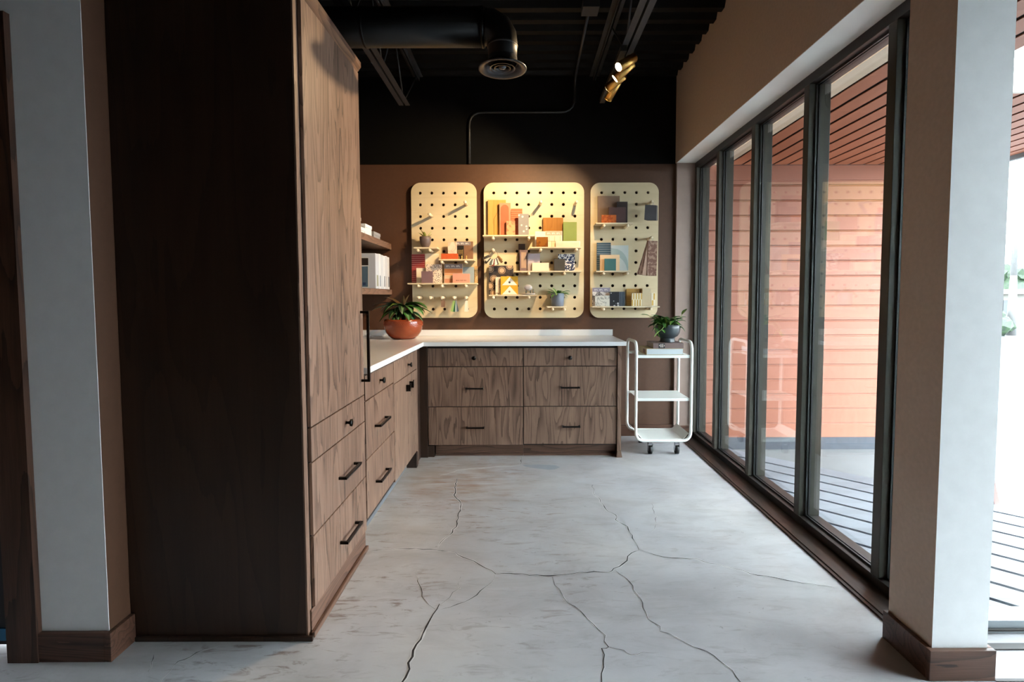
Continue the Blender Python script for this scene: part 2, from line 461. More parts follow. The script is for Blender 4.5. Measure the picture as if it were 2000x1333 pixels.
# the part of the room behind the camera
struct(mk('wall_far_left', bx(-4.1, -4.0, YR, 1.782, 0, ZCEIL + .1), BROWN))
rw = B(); box(rw, -4.1, XR, YR - .1, YR, 0, ZCEIL + .1)
struct(mk('wall_rear', rw, BROWN))
rr = B(); box(rr, XR, XR + .1, YR - .1, 2.05, 2.7, ZCEIL + .1); box(rr, XR, XR + .1, YR - .1, 2.05, -.1, .12); box(rr, XR, XR + .1, YR - .1, .42, .12, 2.7)
struct(mk('wall_right_rear', rr, TAN))

# ------------------------------------------------------------------ ceiling
cm = B(); prof = []; y = YR; P_ = .152
while y < YB + .2:
    prof += [(y, ZCEIL), (y + .055, ZCEIL), (y + .075, ZCEIL + .04), (y + .13, ZCEIL + .04)]; y += P_
A = [cm.verts.new((-4.1, a, b)) for a, b in prof]; C2 = [cm.verts.new((XR + .1 if a < 2.0 else XO, a, b)) for a, b in prof]
for i in range(len(prof) - 1): cm.faces.new((A[i], C2[i], C2[i + 1], A[i + 1]))
box(cm, -4.1, XR + .1, YR - .1, 2.05, ZCEIL + .10, ZCEIL + .14); box(cm, -4.1, XO, 2.05, YB + .2, ZCEIL + .10, ZCEIL + .14)
ceil = struct(mk('ceiling', cm, BLACKP), 'black corrugated metal roof deck')

def joist(x, y0, y1, yb, label):
    """open web joist along y; bottom chord stops at yb"""
    t = thing('roof_joist', label, 'joist', (x, (y0 + y1) / 2, 2.75), 'black roof joists')
    zt, zb = ZCEIL - .005, 2.745
    for s in (-1, 1):
        b = B(); xi, xo = x + s * .007, x + s * .042
        box(b, min(xi, xo), max(xi, xo), y0, yb, zb, zb + .005); box(b, min(xi, xi + s * .005), max(xi, xi + s * .005), y0, yb, zb + .005, zb + .04)
        mk('bottom_chord', b, GREYMET, t)
        b = B(); box(b, min(xi, xo), max(xi, xo), y0, y1, zt - .005, zt); box(b, min(xi, xi + s * .005), max(xi, xi + s * .005), y0, y1, zt - .04, zt - .005)
        mk('top_chord', b, GREYMET, t)
    y = yb - .03; k = 0; step = .30
    mk('web_bar', tube(B(), [(x, y, zb + .02), (x, min(yb + .5, y1 - .03), zt - .02)], .006, 6), GREYMET, t)
    while y - step > y0:
        a = (x, y, zb + .02) if k % 2 == 0 else (x, y, zt - .02)
        e = (x, y - step, zt - .02) if k % 2 == 0 else (x, y - step, zb + .02)
        mk('web_bar', tube(B(), [a, e], .006, 6), GREYMET, t); y -= step; k += 1
joist(-.905, 1.2, YB - .02, 4.12, 'black open web roof joist above the tall cabinet')
joist(.635, 1.2, YB - .02, 3.30, 'black open web roof joist carrying the brass spotlights')

# duct with drop and round diffuser
YD = 2.75; ZD = 2.645; RD = .094
du = thing('air_duct', 'black round air duct with a drop and round ceiling diffuser', 'duct', (-.6, YD, ZD))
mk('duct_pipe', tube(B(), [(XL + .004, YD, ZD), (-1.2, YD, ZD), (-.19, YD, ZD)], RD, 24), DUCTM, du)
for x in (-1.42, -.80, -.20): mk('seam_ring', tube(B(), [(x - .006, YD, ZD), (x + .006, YD, ZD)], RD + .003, 24), DUCTM, du)
XV = -.098
el = [(-.188, YD, ZD)] + [Vector((-.175 + .078 * math.sin(a), YD, ZD - .078 + .078 * math.cos(a))) for a in (.2, .75, 1.25, 1.571)] + [(XV, YD, 2.49)]
mk('elbow', tube(B(), el, [.088, .088, .085, .08, .076, .074], 24), DUCTM, du)
mk('collar', tube(B(), [(XV, YD, 2.555), (XV, YD, 2.545)], .079, 24), GREYMET, du)
df = mk('diffuser', lathe(B(), [(.074, .06), (.078, .03), (.10, .012), (.124, .004), (.124, 0), (.112, -.002), (.086, .012), (.082, .03), (.074, .03)], (XV, YD, 2.435), 36, close=False), plain((54, 56, 60), .35, .3, var=.05), du)
for r in (.066, .044):
    mk('cone_ring', lathe(B(), [(r, .0), (r - .006, .001), (r - .017, .022), (r - .012, .022), (r, .0)], (XV, YD, 2.437), 30, close=False), plain((50, 52, 56), .35, .3, var=.05), df)
mk('centre_cap', lathe(B(), [(.0001, -.006), (.014, -.004), (.022, .004), (.022, .012), (.0001, .014)], (XV, YD, 2.441), 20, close=False), plain((88, 92, 100), .2, .6, var=0), df)
mk('damper_plate', lathe(B(), [(.0001, 0), (.078, 0), (.078, .004), (.0001, .004)], (XV, YD, 2.468), 24, close=False), BLACKW, df)
# flex branch above the duct and conduit
tag(mk('flex_duct', tube(B(), [(-1.0, 2.2 + .05 * i, 2.78 + .02 * math.sin(i)) if 0 else (-1.12 + .02 * math.sin(i * .9), 1.75 + .11 * i, 2.93) for i in range(8)], [.08 + .006 * (i % 2) for i in range(8)], 16), DUCTM), 'black ribbed flexible duct hanging beside the joist above the cabinet', 'duct')
cpath = bend([(-.462, YB - .016, ZSOF + .003), (-.462, YB - .016, 2.888), (.46, YB - .016, 2.888), (.47, YB - .016, ZCEIL - .015), (.452, 3.62, ZCEIL - .015)], .12, 5)
ct = thing('electrical_conduit', 'thin black conduit bent along the upper black wall and ceiling', 'conduit', (0, YB - .02, 2.88))
mk('pipe', tube(B(), cpath, .0115, 8), plain((40, 41, 44), .4, var=.05), ct)
mk('junction_box', bx(.40, .51, 3.50, 3.62, ZCEIL - .05, ZCEIL - .002), plain((42, 42, 45), .5, var=.05), ct, bevel=.003)

# track with four brass heads
tr = thing('track_light', 'black ceiling track with four adjustable brass spotlight heads', 'track light', (.60, 3.6, 2.72))
rl = mk('track_rail', bx(.582, .62, 3.15, 3.98, 2.708, 2.742), plain((46, 45, 44), .5, .3, var=.05), tr, bevel=.002)
EMIT = NT('lamp_lens'); EMIT.b.inputs['Base Color'].default_value = (.9, .8, .6, 1)
EMIT.b.inputs['Emission Color'].default_value = (1, .78, .45, 1); EMIT.b.inputs['Emission Strength'].default_value = 30; LENS = EMIT.m
HEADS = [(onX(1208, 131, .575), (-.85, 2.55, 1.6)), (onX(1201, 154, .575), (-1.1, 3.75, 1.25)),
         (onX(1186, 173, .565), (-.85, 4.66, 1.85)), (onX(1187, 194, .590), (.02, 4.66, 1.72))]
for i, (lens_c, aim) in enumerate(HEADS):
    d = (Vector(aim) - lens_c).normalized(); p = lens_c - d * .0625
    head = mk('spot_head', tube(B(), [p - d * .075, p - d * .07, p + d * .06], [.024, .028, .028], 20), BRASS, tr)
    mk('lamp_rim', tube(B(), [p + d * .058, p + d * .062], .0295, 20), BRASS, head)
    mk('lens', tube(B(), [p + d * .0625, p + d * .0635], .025, 18), LENS, head)
    q = p - d * .02
    mk('swivel_arm', tube(B(), [(q.x + .0, q.y, q.z + .024), (q.x, q.y, 2.7075)], .007, 8), BRASS, head)
    ld = bpy.data.lights.new('spot_beam', 'SPOT'); ld.energy = SPOT_W[i]; ld.color = (1, .71, .39)
    ld.spot_size = math.radians(86 if i < 2 else 74); ld.spot_blend = .75; ld.shadow_soft_size = .018
    lo = bpy.data.objects.new('spot_beam', ld); COL.objects.link(lo)
    lo.location = p + d * .075; lo.rotation_euler = d.to_track_quat('-Z', 'Y').to_euler()

# ------------------------------------------------------------------ storefront
w1 = sempty('window_1', (XG, 3.2, 0), 'dark bronze storefront window with tall panes')
def frame(b, parent, name='mullion', m=None): return mk(name, b, m or BRONZE, parent, bevel=.002)
ML = [4.125, 3.50, 2.855, 2.205]; HW = .026
def fr_box(y0, y1, z0, z1): return bx(XF, XO, y0, y1, z0, z1)
frame(fr_box(1.885, YB - .037, 0, .052), w1, 'sill_rail', BRONZE_IN)
frame(fr_box(1.885, YB - .037, ZSOF - .05, ZSOF - .0005), w1, 'head_rail', BRONZE_IN)
edges = [YB - .037 - .045]
frame(fr_box(YB - .037 - .045, YB - .037, .0525, ZSOF - .0505), w1, 'jamb')
frame(fr_box(1.885, 1.935, .0525, ZSOF - .0505), w1, 'jamb')
for y in ML:
    m_ = frame(fr_box(y - HW, y + HW, .0525, ZSOF - .0505), w1, 'mullion', BRONZE)
bounds = [(YB - .082, ML[0] + HW)] + [(ML[i] - HW, ML[i + 1] + HW) for i in range(3)] + [(ML[3] - HW, 1.935)]
for ya, yb in bounds:
    pn = mk('pane', bx(XG - .003, XG + .003, yb + .002, ya - .002, .054, ZSOF - .052), GLASS, w1)
    g = B()
    for xg in (XG - .012, XG + .004):
        for (a, b_) in ((yb + .001, yb + .008), (ya - .008, ya - .001)): box(g, xg, xg + .008, a, b_, .056, ZSOF - .054)
        box(g, xg, xg + .008, yb + .008, ya - .008, .0535, .061); box(g, xg, xg + .008, yb + .008, ya - .008, ZSOF - .060, ZSOF - .0535)
    mk('gasket', g, GASKET, pn)
# oak sill strip on the floor in front of the frame
s1 = struct(mk('trim_3', bx(1.418, XF - .001, 1.88, YB - .052, 0, .012), W_SILL, bevel=.003), 'dark oak strip along the foot of the storefront')
mk('shoe_strip', bx(1.402, 1.4175, 1.88, YB - .052, 0, .008), W_SILL, s1)
# glazing facing the deck, right of the column
w2 = sempty('window_2', (3, 1.93, 0), 'tall glass front right of the column')
ALU = plain((150, 158, 162), .35, .6, var=.05)
frame(bx(XO + .001, XR, 1.895, 1.985, 0, .05), w2, 'sill_rail', ALU)
frame(bx(XO + .001, XR, 1.885, 1.8945, .012, .022), w2, 'sill_lip', BRONZE_IN)
frame(bx(XO + .001, XR, 1.935, 1.985, ZSOF - .05, ZSOF - .001), w2, 'head_rail', BRONZE)
mk('pane', bx(XO + .002, XR - .05, 1.957, 1.963, .0505, ZSOF - .051), GLASS, w2)
frame(bx(XR - .05, XR, 1.935, 1.985, .0505, ZSOF - .0505), w2, 'jamb', BRONZE)
struct(mk('trim_4', bx(XO - .09, XR, 1.800, 1.832, 0, .006), plain((44, 42, 40), .6, var=.1)), 'dark floor joint strip by the glass front')
struct(mk('trim_5', bx(1.553, XR, 1.648, 1.660, 0, .003), plain((50, 46, 44), .6, var=.1)), 'dark floor joint line beside the column')
# unseen side glazing, placed and sized to light the column
w3 = sempty('unseen_window', (XR, -1, 0))
for y in (.45, 1.16, 1.88): frame(bx(XR + .02, XR + .08, y - .03, y + .03, .121, 2.699), w3, 'mullion')
mk('pane', bx(XR + .047, XR + .053, .481, 1.849, .121, 2.699), GLASS, w3)


# ------------------------------------------------------------------ outside
struct(mk('ground', bx(1.0, 90, -40, 90, -.42, -.22), plain((104, 106, 107), .9, 0, .15, var=.06, sc_=.6)), 'pale concrete forecourt')
DECKM = wood('grey_deck', (84, 90, 98), (106, 112, 120), (122, 130, 138), 'X', .6, .5, .6, 6)
deck = sempty('deck', (2.2, 3.0, -.1), 'weathered grey diagonal deck boards outside the windows')
sub = B(); pl = [(XO, 1.99), (4.48, 1.99), (XO, 4.83)]
prism(sub, pl, 'Z', -.215, -.15); mk('joist_bed', sub, plain((58, 62, 66), .8, var=.1), deck)
pitch, gap = .185, .028; k = 0; s2 = math.sqrt(.5)
def clipline(c0, c1):
    # band c0<(x+y)/sqrt2<c1 clipped to x>XO+.01, y>1.995
    out = []
    x0 = XO + .012
    def end(c):
        s = c / s2                                   # x+y
        xs, xe = x0, s - 1.995
        return (xs, s - xs), (xe, s - xe)
    a, b = end(c0); c, d = end(c1)
    return [a, b, d, c]
cc = 6.47 * s2
while cc - pitch > 3.66 * s2:
    q = clipline(cc - pitch + gap, cc)
    if q[1][0] > q[0][0] + .05: mk('deck_board', prism(B(), q, 'Z', -.132, -.10), DECKM, deck)
    cc -= pitch
SIDM = wood('terracotta_siding', (140, 84, 63), (149, 92, 71), (155, 98, 77), 'X', .55, .7, .25, 4)
sid = sempty('wall_outside', (2.8, 5.0, 0), 'terracotta lap siding outside the windows')
mk('backing', bx(1.45, 4.0, 5.022, 5.1, -.22, 2.6), plain((70, 44, 36), .7), sid)
z = -.10
while z < 2.33:
    b = B(); prism(b, [(5.0, z), (5.0215, z), (5.0215, z + .139), (5.012, z + .139), (5.008, z + .128), (5.0, z + .122)], 'X', XO + .01, 3.98)
    mk('siding_board', b, SIDM, sid); z += .1425
mk('frieze_board', bx(XO + .01, 3.98, 4.985, 5.0215, 2.36, 2.495), SIDM, sid)
mk('base_course', bx(XO + .01, 3.98, 4.995, 5.0215, -.219, -.1005), plain((58, 62, 70), .6, var=.1), sid)
CANM = wood('terracotta_soffit', (150, 88, 60), (162, 98, 70), (168, 104, 76), 'Y', .55, .7, .25, 4)
can = sempty('ceiling_canopy', (3, 2, 2.5), 'terracotta slatted canopy soffit outside')
mk('cream_panel', bx(XO + .001, 1.80, 2.06, 4.98, 2.50, 2.53), plain((216, 196, 170), .6, var=.03), can)
mk('cream_panel', bx(1.808, 1.925, 2.06, 4.98, 2.50, 2.53), plain((216, 196, 170), .6, var=.03), can)
x = 1.945
while x < 4.25:
    y0 = 3.25 if 2.45 < x < 3.0 else 2.06
    mk('slat', bx(x, x + .115, y0, 4.98, 2.50, 2.5065), CANM, can); x += .1425
rf = B(); box(rf, 1.926, 4.32, 3.2475, 4.98, 2.507, 2.62); box(rf, 1.926, 2.495, 2.06, 3.2474, 2.507, 2.62); box(rf, 3.06, 4.32, 2.06, 3.2474, 2.507, 2.62)
mk('roof_board', rf, plain((16, 12, 10), .8, 0, .1, var=.05), can)
mk('opening_trim', bx(2.50, 3.05, 3.2205, 3.2473, 2.495, 2.64), plain((222, 216, 206), .6, var=.02), can)
mk('fascia', bx(4.3205, 4.36, 2.06, 5.0, 2.46, 2.66), plain((70, 74, 78), .5, var=.05), can)

# sandwich board behind the column
sb = thing('sandwich_board', 'terracotta framed sandwich board leaning on the deck behind the column', 'sign', (2.98, 3.30, -.1))
SBM = plain((104, 58, 48), .55, var=.04)
p0 = onZ(1949, 984, -.1)
for s in (0, 1):
    xo = p0.x - s * .30
    b = B(); prism(b, [(p0.y - .015, -.0995), (p0.y + .015, -.0995), (p0.y + .30, .83), (p0.y + .27, .83)], 'X', xo - .035, xo)
    mk('leg', b, SBM, sb)
    b = B(); prism(b, [(p0.y + .40, -.0995), (p0.y + .43, -.0995), (p0.y + .335, .83), (p0.y + .305, .83)], 'X', xo - .035, xo)
    mk('leg', b, SBM, sb)
b = B(); prism(b, [(p0.y + .03, -.02), (p0.y + .04, -.02), (p0.y + .285, .80), (p0.y + .275, .80)], 'X', p0.x - .299, p0.x - .036)
mk('panel', b, plain((34, 44, 58), .5, var=.05), sb)

# far things through the glass front
pl = thing('utility_pole', 'pale street light pole standing by the far kerb', 'pole', (18.2, 19.4, -.22))
mk('shaft', tube(B(), [(18.2, 19.4, -.22), (18.2, 19.4, 2.0)], [.16, .1], 10), plain((92, 92, 92), .6), pl)
mk('pole_top', tube(B(), [(18.2, 19.4, 2.0), (18.2, 19.4, 6.5)], [.1, .08], 10), plain((92, 92, 92), .6), pl)
hb = thing('far_building', 'low cream building with a flat roof across the street', 'building', (36, 30, -.22))
mk('wall', bx(24, 60, 30, 38, -.22, 1.35), plain((104, 102, 96), .8, var=.02), hb)
mk('roof', bx(23.6, 60.4, 29.6, 38.4, 1.35, 1.62), plain((120, 118, 114), .8, var=.02), hb)
for x in (27.6, 31.5, 36): mk('window', bx(x, x + .55, 29.96, 29.999, .2, 1.0), plain((50, 54, 58), .4), hb)
LEAFG = speck('foliage', (14, 32, 18), (30, 52, 26), 8, .5, .6)
def blob(name, label, cat, c, r, n, group=None):
    o = thing(name, label, cat, (c[0], c[1], -.22), group)
    tr_ = mk('trunk', tube(B(), [(c[0], c[1], -.22), (c[0], c[1], c[2])], [r * .12, r * .06], 8), plain((96, 80, 66), .8), o)
    b = B()
    for i in range(n):
        a = random.uniform(0, 6.28); h = random.uniform(-.7, .7); q = math.sqrt(1 - h * h) * random.uniform(.3, .75)
        p = Vector((c[0] + r * q * math.cos(a), c[1] + r * q * math.sin(a), c[2] + r * h * .75))
        m4 = Matrix.Translation(p) @ Matrix.Rotation(a, 4, 'Z')
        s_ = r * random.uniform(.28, .45)
        g = bmesh.ops.create_icosphere(b, subdivisions=2, radius=s_, matrix=m4)
        for v in g['verts']: v.co += Vector((random.uniform(-1, 1), random.uniform(-1, 1), random.uniform(-1, 1))) * s_ * .16
    mk('crown', b, LEAFG, o)
blob('shrub', 'round green shrub beside the far pole', 'shrub', (17.2, 19.2, .15), .85, 14)
blob('tree', 'taller green tree rising behind the cream building', 'tree', (43, 46, 2.2), 2.6, 22)
blob('tree', 'pale green tree behind the building, right of the pole', 'tree', (49.5, 48, 1.9), 2.2, 20)
tag(mk('power_line', tube(B(), [(10, 24, 3.25), (30, 22, 3.15), (60, 20, 3.3)], .025, 6), plain((30, 32, 34), .6)), 'thin power line crossing the white sky', 'cable')

# ------------------------------------------------------------------ cabinets
def knob(parent, p, n):
    p = Vector(p); n = Vector(n)
    return mk('knob', tube(B(), [p + n * .0003, p + n * .008, p + n * .009, p + n * .020, p + n * .021, p + n * .028], [.007, .006, .006, .009, .0165, .0165], 16), BLACKHW, parent)
def pull(parent, a, b, n, proj=.03, r=.0055):
    """flat bar pull between a and b on a face with normal n"""
    a, b, n = Vector(a), Vector(b), Vector(n); d = (b - a).normalized(); w = d.cross(n).normalized()
    bm = B()
    def bar(p, q, hw, axis):
        e = (q - p).normalized(); s = w; t_ = e.cross(s)
        vs = []
        for o in (p, q):
            for i, j in ((-1, -1), (1, -1), (1, 1), (-1, 1)): vs.append(bm.verts.new(o + s * hw * i + t_ * hw * j))
        for f in ((0, 1, 2, 3), (7, 6, 5, 4), (0, 4, 5, 1), (1, 5, 6, 2), (2, 6, 7, 3), (3, 7, 4, 0)): bm.faces.new([vs[k] for k in f])
    bar(a + n * .0004, a + n * proj, r, 0); bar(b + n * .0004, b + n * proj, r, 0); bar(a - d * r + n * proj, b + d * r + n * proj, r, 0)
    bmesh.ops.recalc_face_normals(bm, faces=bm.faces)
    return mk('pull', bm, BLACKHW, parent)
def tabpull(parent, p, n):
    p = Vector(p); bm = B(); box(bm, p.x + .0004, p.x + .03, p.y - .004, p.y + .004, p.z - .022, p.z + .022); box(bm, p.x + .024, p.x + .03, p.y + .004, p.y + .02, p.z - .012, p.z + .03)
    return mk('pull', bm, BLACKHW, parent)
G = .003
CARC = plain((26, 18, 14), .6, var=.05)
# tall cabinet
tc = thing('tall_cabinet', 'tall dark oak cabinet with one long door over three drawers', 'cabinet', (-1.12, 2.215, 0))
XS = -.802           # face frame plane of the left run
mk('side_panel', bx(XL + .002, XS, 1.870, 1.892, .0, 2.345), W_DARK, tc)
mk('carcass', bx(XL + .002, XS, 1.8925, 2.566, .0, 2.345), CARC, tc)
mk('face_stile', bx(XS + .0005, XS + .006, 1.871, 1.905, .0, 2.345), W_FRONT, tc)
cp = B(); prism(cp, [(XL + .002, 2.3455), (-.79, 2.3455), (-.772, 2.37), (-.772, 2.392), (XL + .002, 2.392)], 'Y', 1.862, 2.572); mk('cornice', cp, W_RAILY, tc)
def front(parent, name, y0, y1, z0, z1, mat=None): return mk(name, bx(XS + .0065 if parent is tc else XS + .0005, CX, y0, y1, z0, z1), mat or W_FRONT, parent, bevel=.0015)
N = (1, 0, 0)
dr = front(tc, 'door', 1.908, 2.560, .787, 2.338)
pull(dr, (CX, 2.522, .862), (CX, 2.522, 1.195), N, .036, .006)
dw = front(tc, 'drawer', 1.908, 2.560, .655, .782); knob(dw, (CX, 2.286, .712), N)
dw = front(tc, 'drawer', 1.908, 2.560, .377, .650); pull(dw, (CX, 2.185, .497), (CX, 2.385, .497), N)
dw = front(tc, 'drawer', 1.908, 2.560, .103, .372); pull(dw, (CX, 2.185, .216), (CX, 2.385, .216), N)
pb = B(); box(pb, XS + .0065, -.789, 1.892, 2.562, 0, .098); box(pb, -.7885, -.774, 1.878, 2.562, 0, .022); mk('plinth', pb, W_RAILY, tc, bevel=.003)
mk('side_shoe', bx(XL + .02, -.7745, 1.857, 1.8695, 0, .018), W_DARK, tc, bevel=.003)
# left base cabinets
ba = thing('base_cabinet', 'oak base cabinet with three stacked drawers next to the tall cabinet', 'cabinet', (-1.12, 2.86, 0), 'built-in base cabinets')
mk('carcass', bx(XL + .002, XS, 2.570, 3.1495, .11, .884), CARC, ba)
mk('toe_kick', bx(XL + .05, -.86, 2.575, 3.1495, 0, .1095), plain((104, 106, 110), .7), ba)
dw = front(ba, 'drawer', 2.576, 3.145, .750, .874); knob(dw, (CX, 2.845, .812), N)
dw = front(ba, 'drawer', 2.576, 3.145, .452, .745); pull(dw, (CX, 2.735, .586), (CX, 2.935, .586), N)
dw = front(ba, 'drawer', 2.576, 3.145, .150, .447); pull(dw, (CX, 2.735, .286), (CX, 2.935, .286), N)
bb = thing('base_cabinet', 'oak base cabinet with one drawer over two doors by the inner corner', 'cabinet', (-1.12, 3.5, 0), 'built-in base cabinets')
mk('carcass', bx(XL + .002, XS, 3.150, 3.862, .11, .884), CARC, bb)
mk('toe_kick', bx(XL + .05, -.86, 3.150, 3.81, 0, .1095), plain((104, 106, 110), .7), bb)
mk('foot', bx(-.86, CX - .004, 3.812, 3.862, 0, .1095), W_DARK, bb)
dw = front(bb, 'drawer', 3.152, 3.850, .738, .874); knob(dw, (CX, 3.545, .806), N)
do = front(bb, 'door', 3.152, 3.528, .130, .733); tabpull(do, (CX, 3.486, .655), N)
do = front(bb, 'door', 3.532, 3.850, .130, .733); tabpull(do, (CX, 3.590, .662), N)
mk('filler', bx(XS + .0005, -.79, 3.853, 3.905, .0, .884), W_FRONT, bb)
cpb = bx(-.823, -.7465, 4.058, 4.0915, 0, .884); box(cpb, -.7464, -.70, 4.075, 4.0915, 0, .0895)
tag(mk('corner_post', cpb, W_DARK), 'dark stained corner post between the two cabinet runs', 'post')
tag(mk('corner_filler', bx(-.823, -.803, 3.906, 4.0575, 0, .884), W_DARK), 'narrow dark filler board in the inner cabinet corner', 'board')
# back cabinets
YF = 4.072
def backcab(x0, x1, label, kx, p1, p2, zs):
    t = thing('base_cabinet', label, 'cabinet', ((x0 + x1) / 2, 4.4, 0), 'built-in base cabinets')
    mk('carcass', bx(x0, x1, YF + .0205, 4.68, .09, .884), CARC, t)
    mk('toe_kick', bx(x0 + .0 if x0 > -.5 else x0 + .05, x1 if x1 < .5 else x1 - .002, 4.125, 4.14, 0, .0895), W_RAILX, t)
    mk('shoe', bx(x0 + .05 if x0 < -.5 else x0, x1 - .002, 4.110, 4.1245, 0, .016), W_RAILX, t)
    a, b = x0 + G, x1 - G
    dw = mk('drawer', bx(a, b, YF, YF + .02, zs[2] + G, .865), W_FRONT, t, bevel=.0015); knob(dw, (kx, YF, .79), (0, -1, 0))
    dw = mk('drawer', bx(a, b, YF, YF + .02, zs[1] + G, zs[2] - G), W_FRONT, t, bevel=.0015); pull(dw, (p1[0], YF, p1[2]), (p1[1], YF, p1[2]), (0, -1, 0))
    dw = mk('drawer', bx(a, b, YF, YF + .02, zs[0] + G, zs[1] - G), W_FRONT, t, bevel=.0015); pull(dw, (p2[0], YF, p2[2]), (p2[1], YF, p2[2]), (0, -1, 0))
    return t
backcab(-.745, .0065, 'oak three drawer base cabinet on the back wall, nearer the corner', -.378, (-.44, -.312, .551), (-.437, -.306, .240), (.094, .402, .72))
backcab(.007, .7455, 'oak three drawer base cabinet on the back wall, next to the cart', .372, (.306, .444, .556), (.318, .448, .247), (.100, .404, .722))
ep = B(); prism(ep, [(.7463, .0), (.775, .0), (.775, .884), (.7463, .884)], 'Y', YF - .012, 4.684)
prism(ep, [(.739, .0), (.784, .0), (.7755, .05), (.7463, .05)], 'Y', YF - .022, YF + .03)
tag(mk('end_panel', ep, W_FRONT), 'oak end panel with a flared foot beside the white cart', 'panel')
# counter
cn = thing('countertop', 'white quartz L-shaped countertop with a low backsplash', 'countertop', (-.3, 4.3, .885))
kb_ = B(); prism(kb_, [(XL + .002, 2.5745), (-.765, 2.5745), (-.765, 4.022), (.805, 4.022), (.805, YB - .002), (XL + .002, YB - .002)], 'Z', .8852, .918)
mk('slab', kb_, QUARTZ, cn, bevel=.002)
mk('backsplash', bx(XL + .003, .812, YB - .022, YB - .003, .9184, .972), QUARTZ, cn, bevel=.001)
mk('side_splash', bx(XL + .003, XL + .022, 2.5745, YB - .023, .9184, .972), QUARTZ, cn, bevel=.001)

# ------------------------------------------------------------------ wall shelves
for z0, z1, lab in ((1.690, 1.742, 'upper thick oak wall shelf holding small white boxes'), (1.289, 1.335, 'lower thick oak wall shelf holding white binders')):
    tag(mk('wall_shelf', bx(XL + .001, -1.168, 2.62, YB - .002, z0, z1), W_SHELF, bevel=.002), lab, 'shelf', 'oak wall shelves')
def carton(label, x0, x1, y0, y1, z0, z1, c, lid=True):
    t = thing('box', label, 'box', ((x0 + x1) / 2, (y0 + y1) / 2, z0), 'boxes on the upper shelf')
    m = plain(c, .5, var=.02)
    mk('body', bx(x0, x1, y0, y1, z0, z1 - .025), m, t, bevel=.002); mk('lid', bx(x0 - .003, x1 + .003, y0 - .003, y1 + .003, z1 - .0248, z1), m, t, bevel=.002)
carton('white box on the upper shelf carrying another box', -1.43, -1.195, 3.70, 4.00, 1.7425, 1.79, (226, 226, 226))
carton('white box lying on top of another box on the upper shelf', -1.42, -1.215, 3.70, 3.97, 1.7905, 1.865, (216, 218, 220))
carton('second white box on the upper shelf, beside the stacked pair', -1.42, -1.20, 4.03, 4.20, 1.7425, 1.83, (222, 224, 226))
carton('grey box at the wall end of the upper shelf', -1.42, -1.20, 4.26, 4.45, 1.7425, 1.80, (150, 148, 148))
yb = 4.205
first = True
for i, (w, h, c) in enumerate([(.10, .283, (186, 188, 194)), (.064, .288, (206, 206, 208)), (.075, .285, (192, 194, 198)), (.06, .283, (208, 208, 210)), (.075, .286, (196, 196, 200)), (.07, .282, (206, 204, 204))]):
    ords = ['nearest white binder on the lower shelf with a teal picture cover', 'white binder right behind the picture-cover binder', 'third white binder on the lower shelf from the tall cabinet', 'fourth white binder on the lower shelf from the tall cabinet', 'fifth white binder on the lower shelf, second from the wall', 'last white binder on the lower shelf, against the brown wall']
    t = thing('binder', ords[i], 'binder', (-1.3, yb + w / 2, 1.3355), 'white binders on the lower shelf')
    m = plain(c, .45, var=.015)
    mk('cover', bx(-1.44, -1.174, yb, yb + w - .006, 1.3355, 1.3355 + h), m, t, bevel=.003)
    for zz, hh, cc_ in ((.02, .09, [(140, 140, 120), (130, 140, 150), (190, 194, 200), (120, 124, 130), (176, 170, 166), (90, 92, 96)][i]), (.12, .002, (200, 200, 205))):
        mk('spine_label', bx(-1.1739, -1.1734, yb + w * .25, yb + w * .75, 1.3355 + zz, 1.3355 + zz + hh), plain(cc_, .5, var=.03), t)
    if first:
        pc = mk('cover_picture', bx(-1.43, -1.2305, yb - .0006, yb - .0001, 1.345, 1.585), plain((202, 200, 190), .4, var=.02), t)
        mk('picture_print', bx(-1.43, -1.232, yb - .0011, yb - .0007, 1.522, 1.58), plain((46, 40, 36), .4), pc)
        b = B(); prism(b, [(-1.43, 1.35), (-1.238, 1.35), (-1.235, 1.515), (-1.29, 1.512), (-1.34, 1.50), (-1.43, 1.46)], 'Y', yb - .0011, yb - .0007)
        mk('picture_print', b, plain((84, 108, 124), .4, var=.05), pc)
        mk('picture_print', bx(-1.28, -1.255, yb - .0016, yb - .0012, 1.362, 1.385), plain((40, 62, 96), .4), pc)
    first = False; yb += w

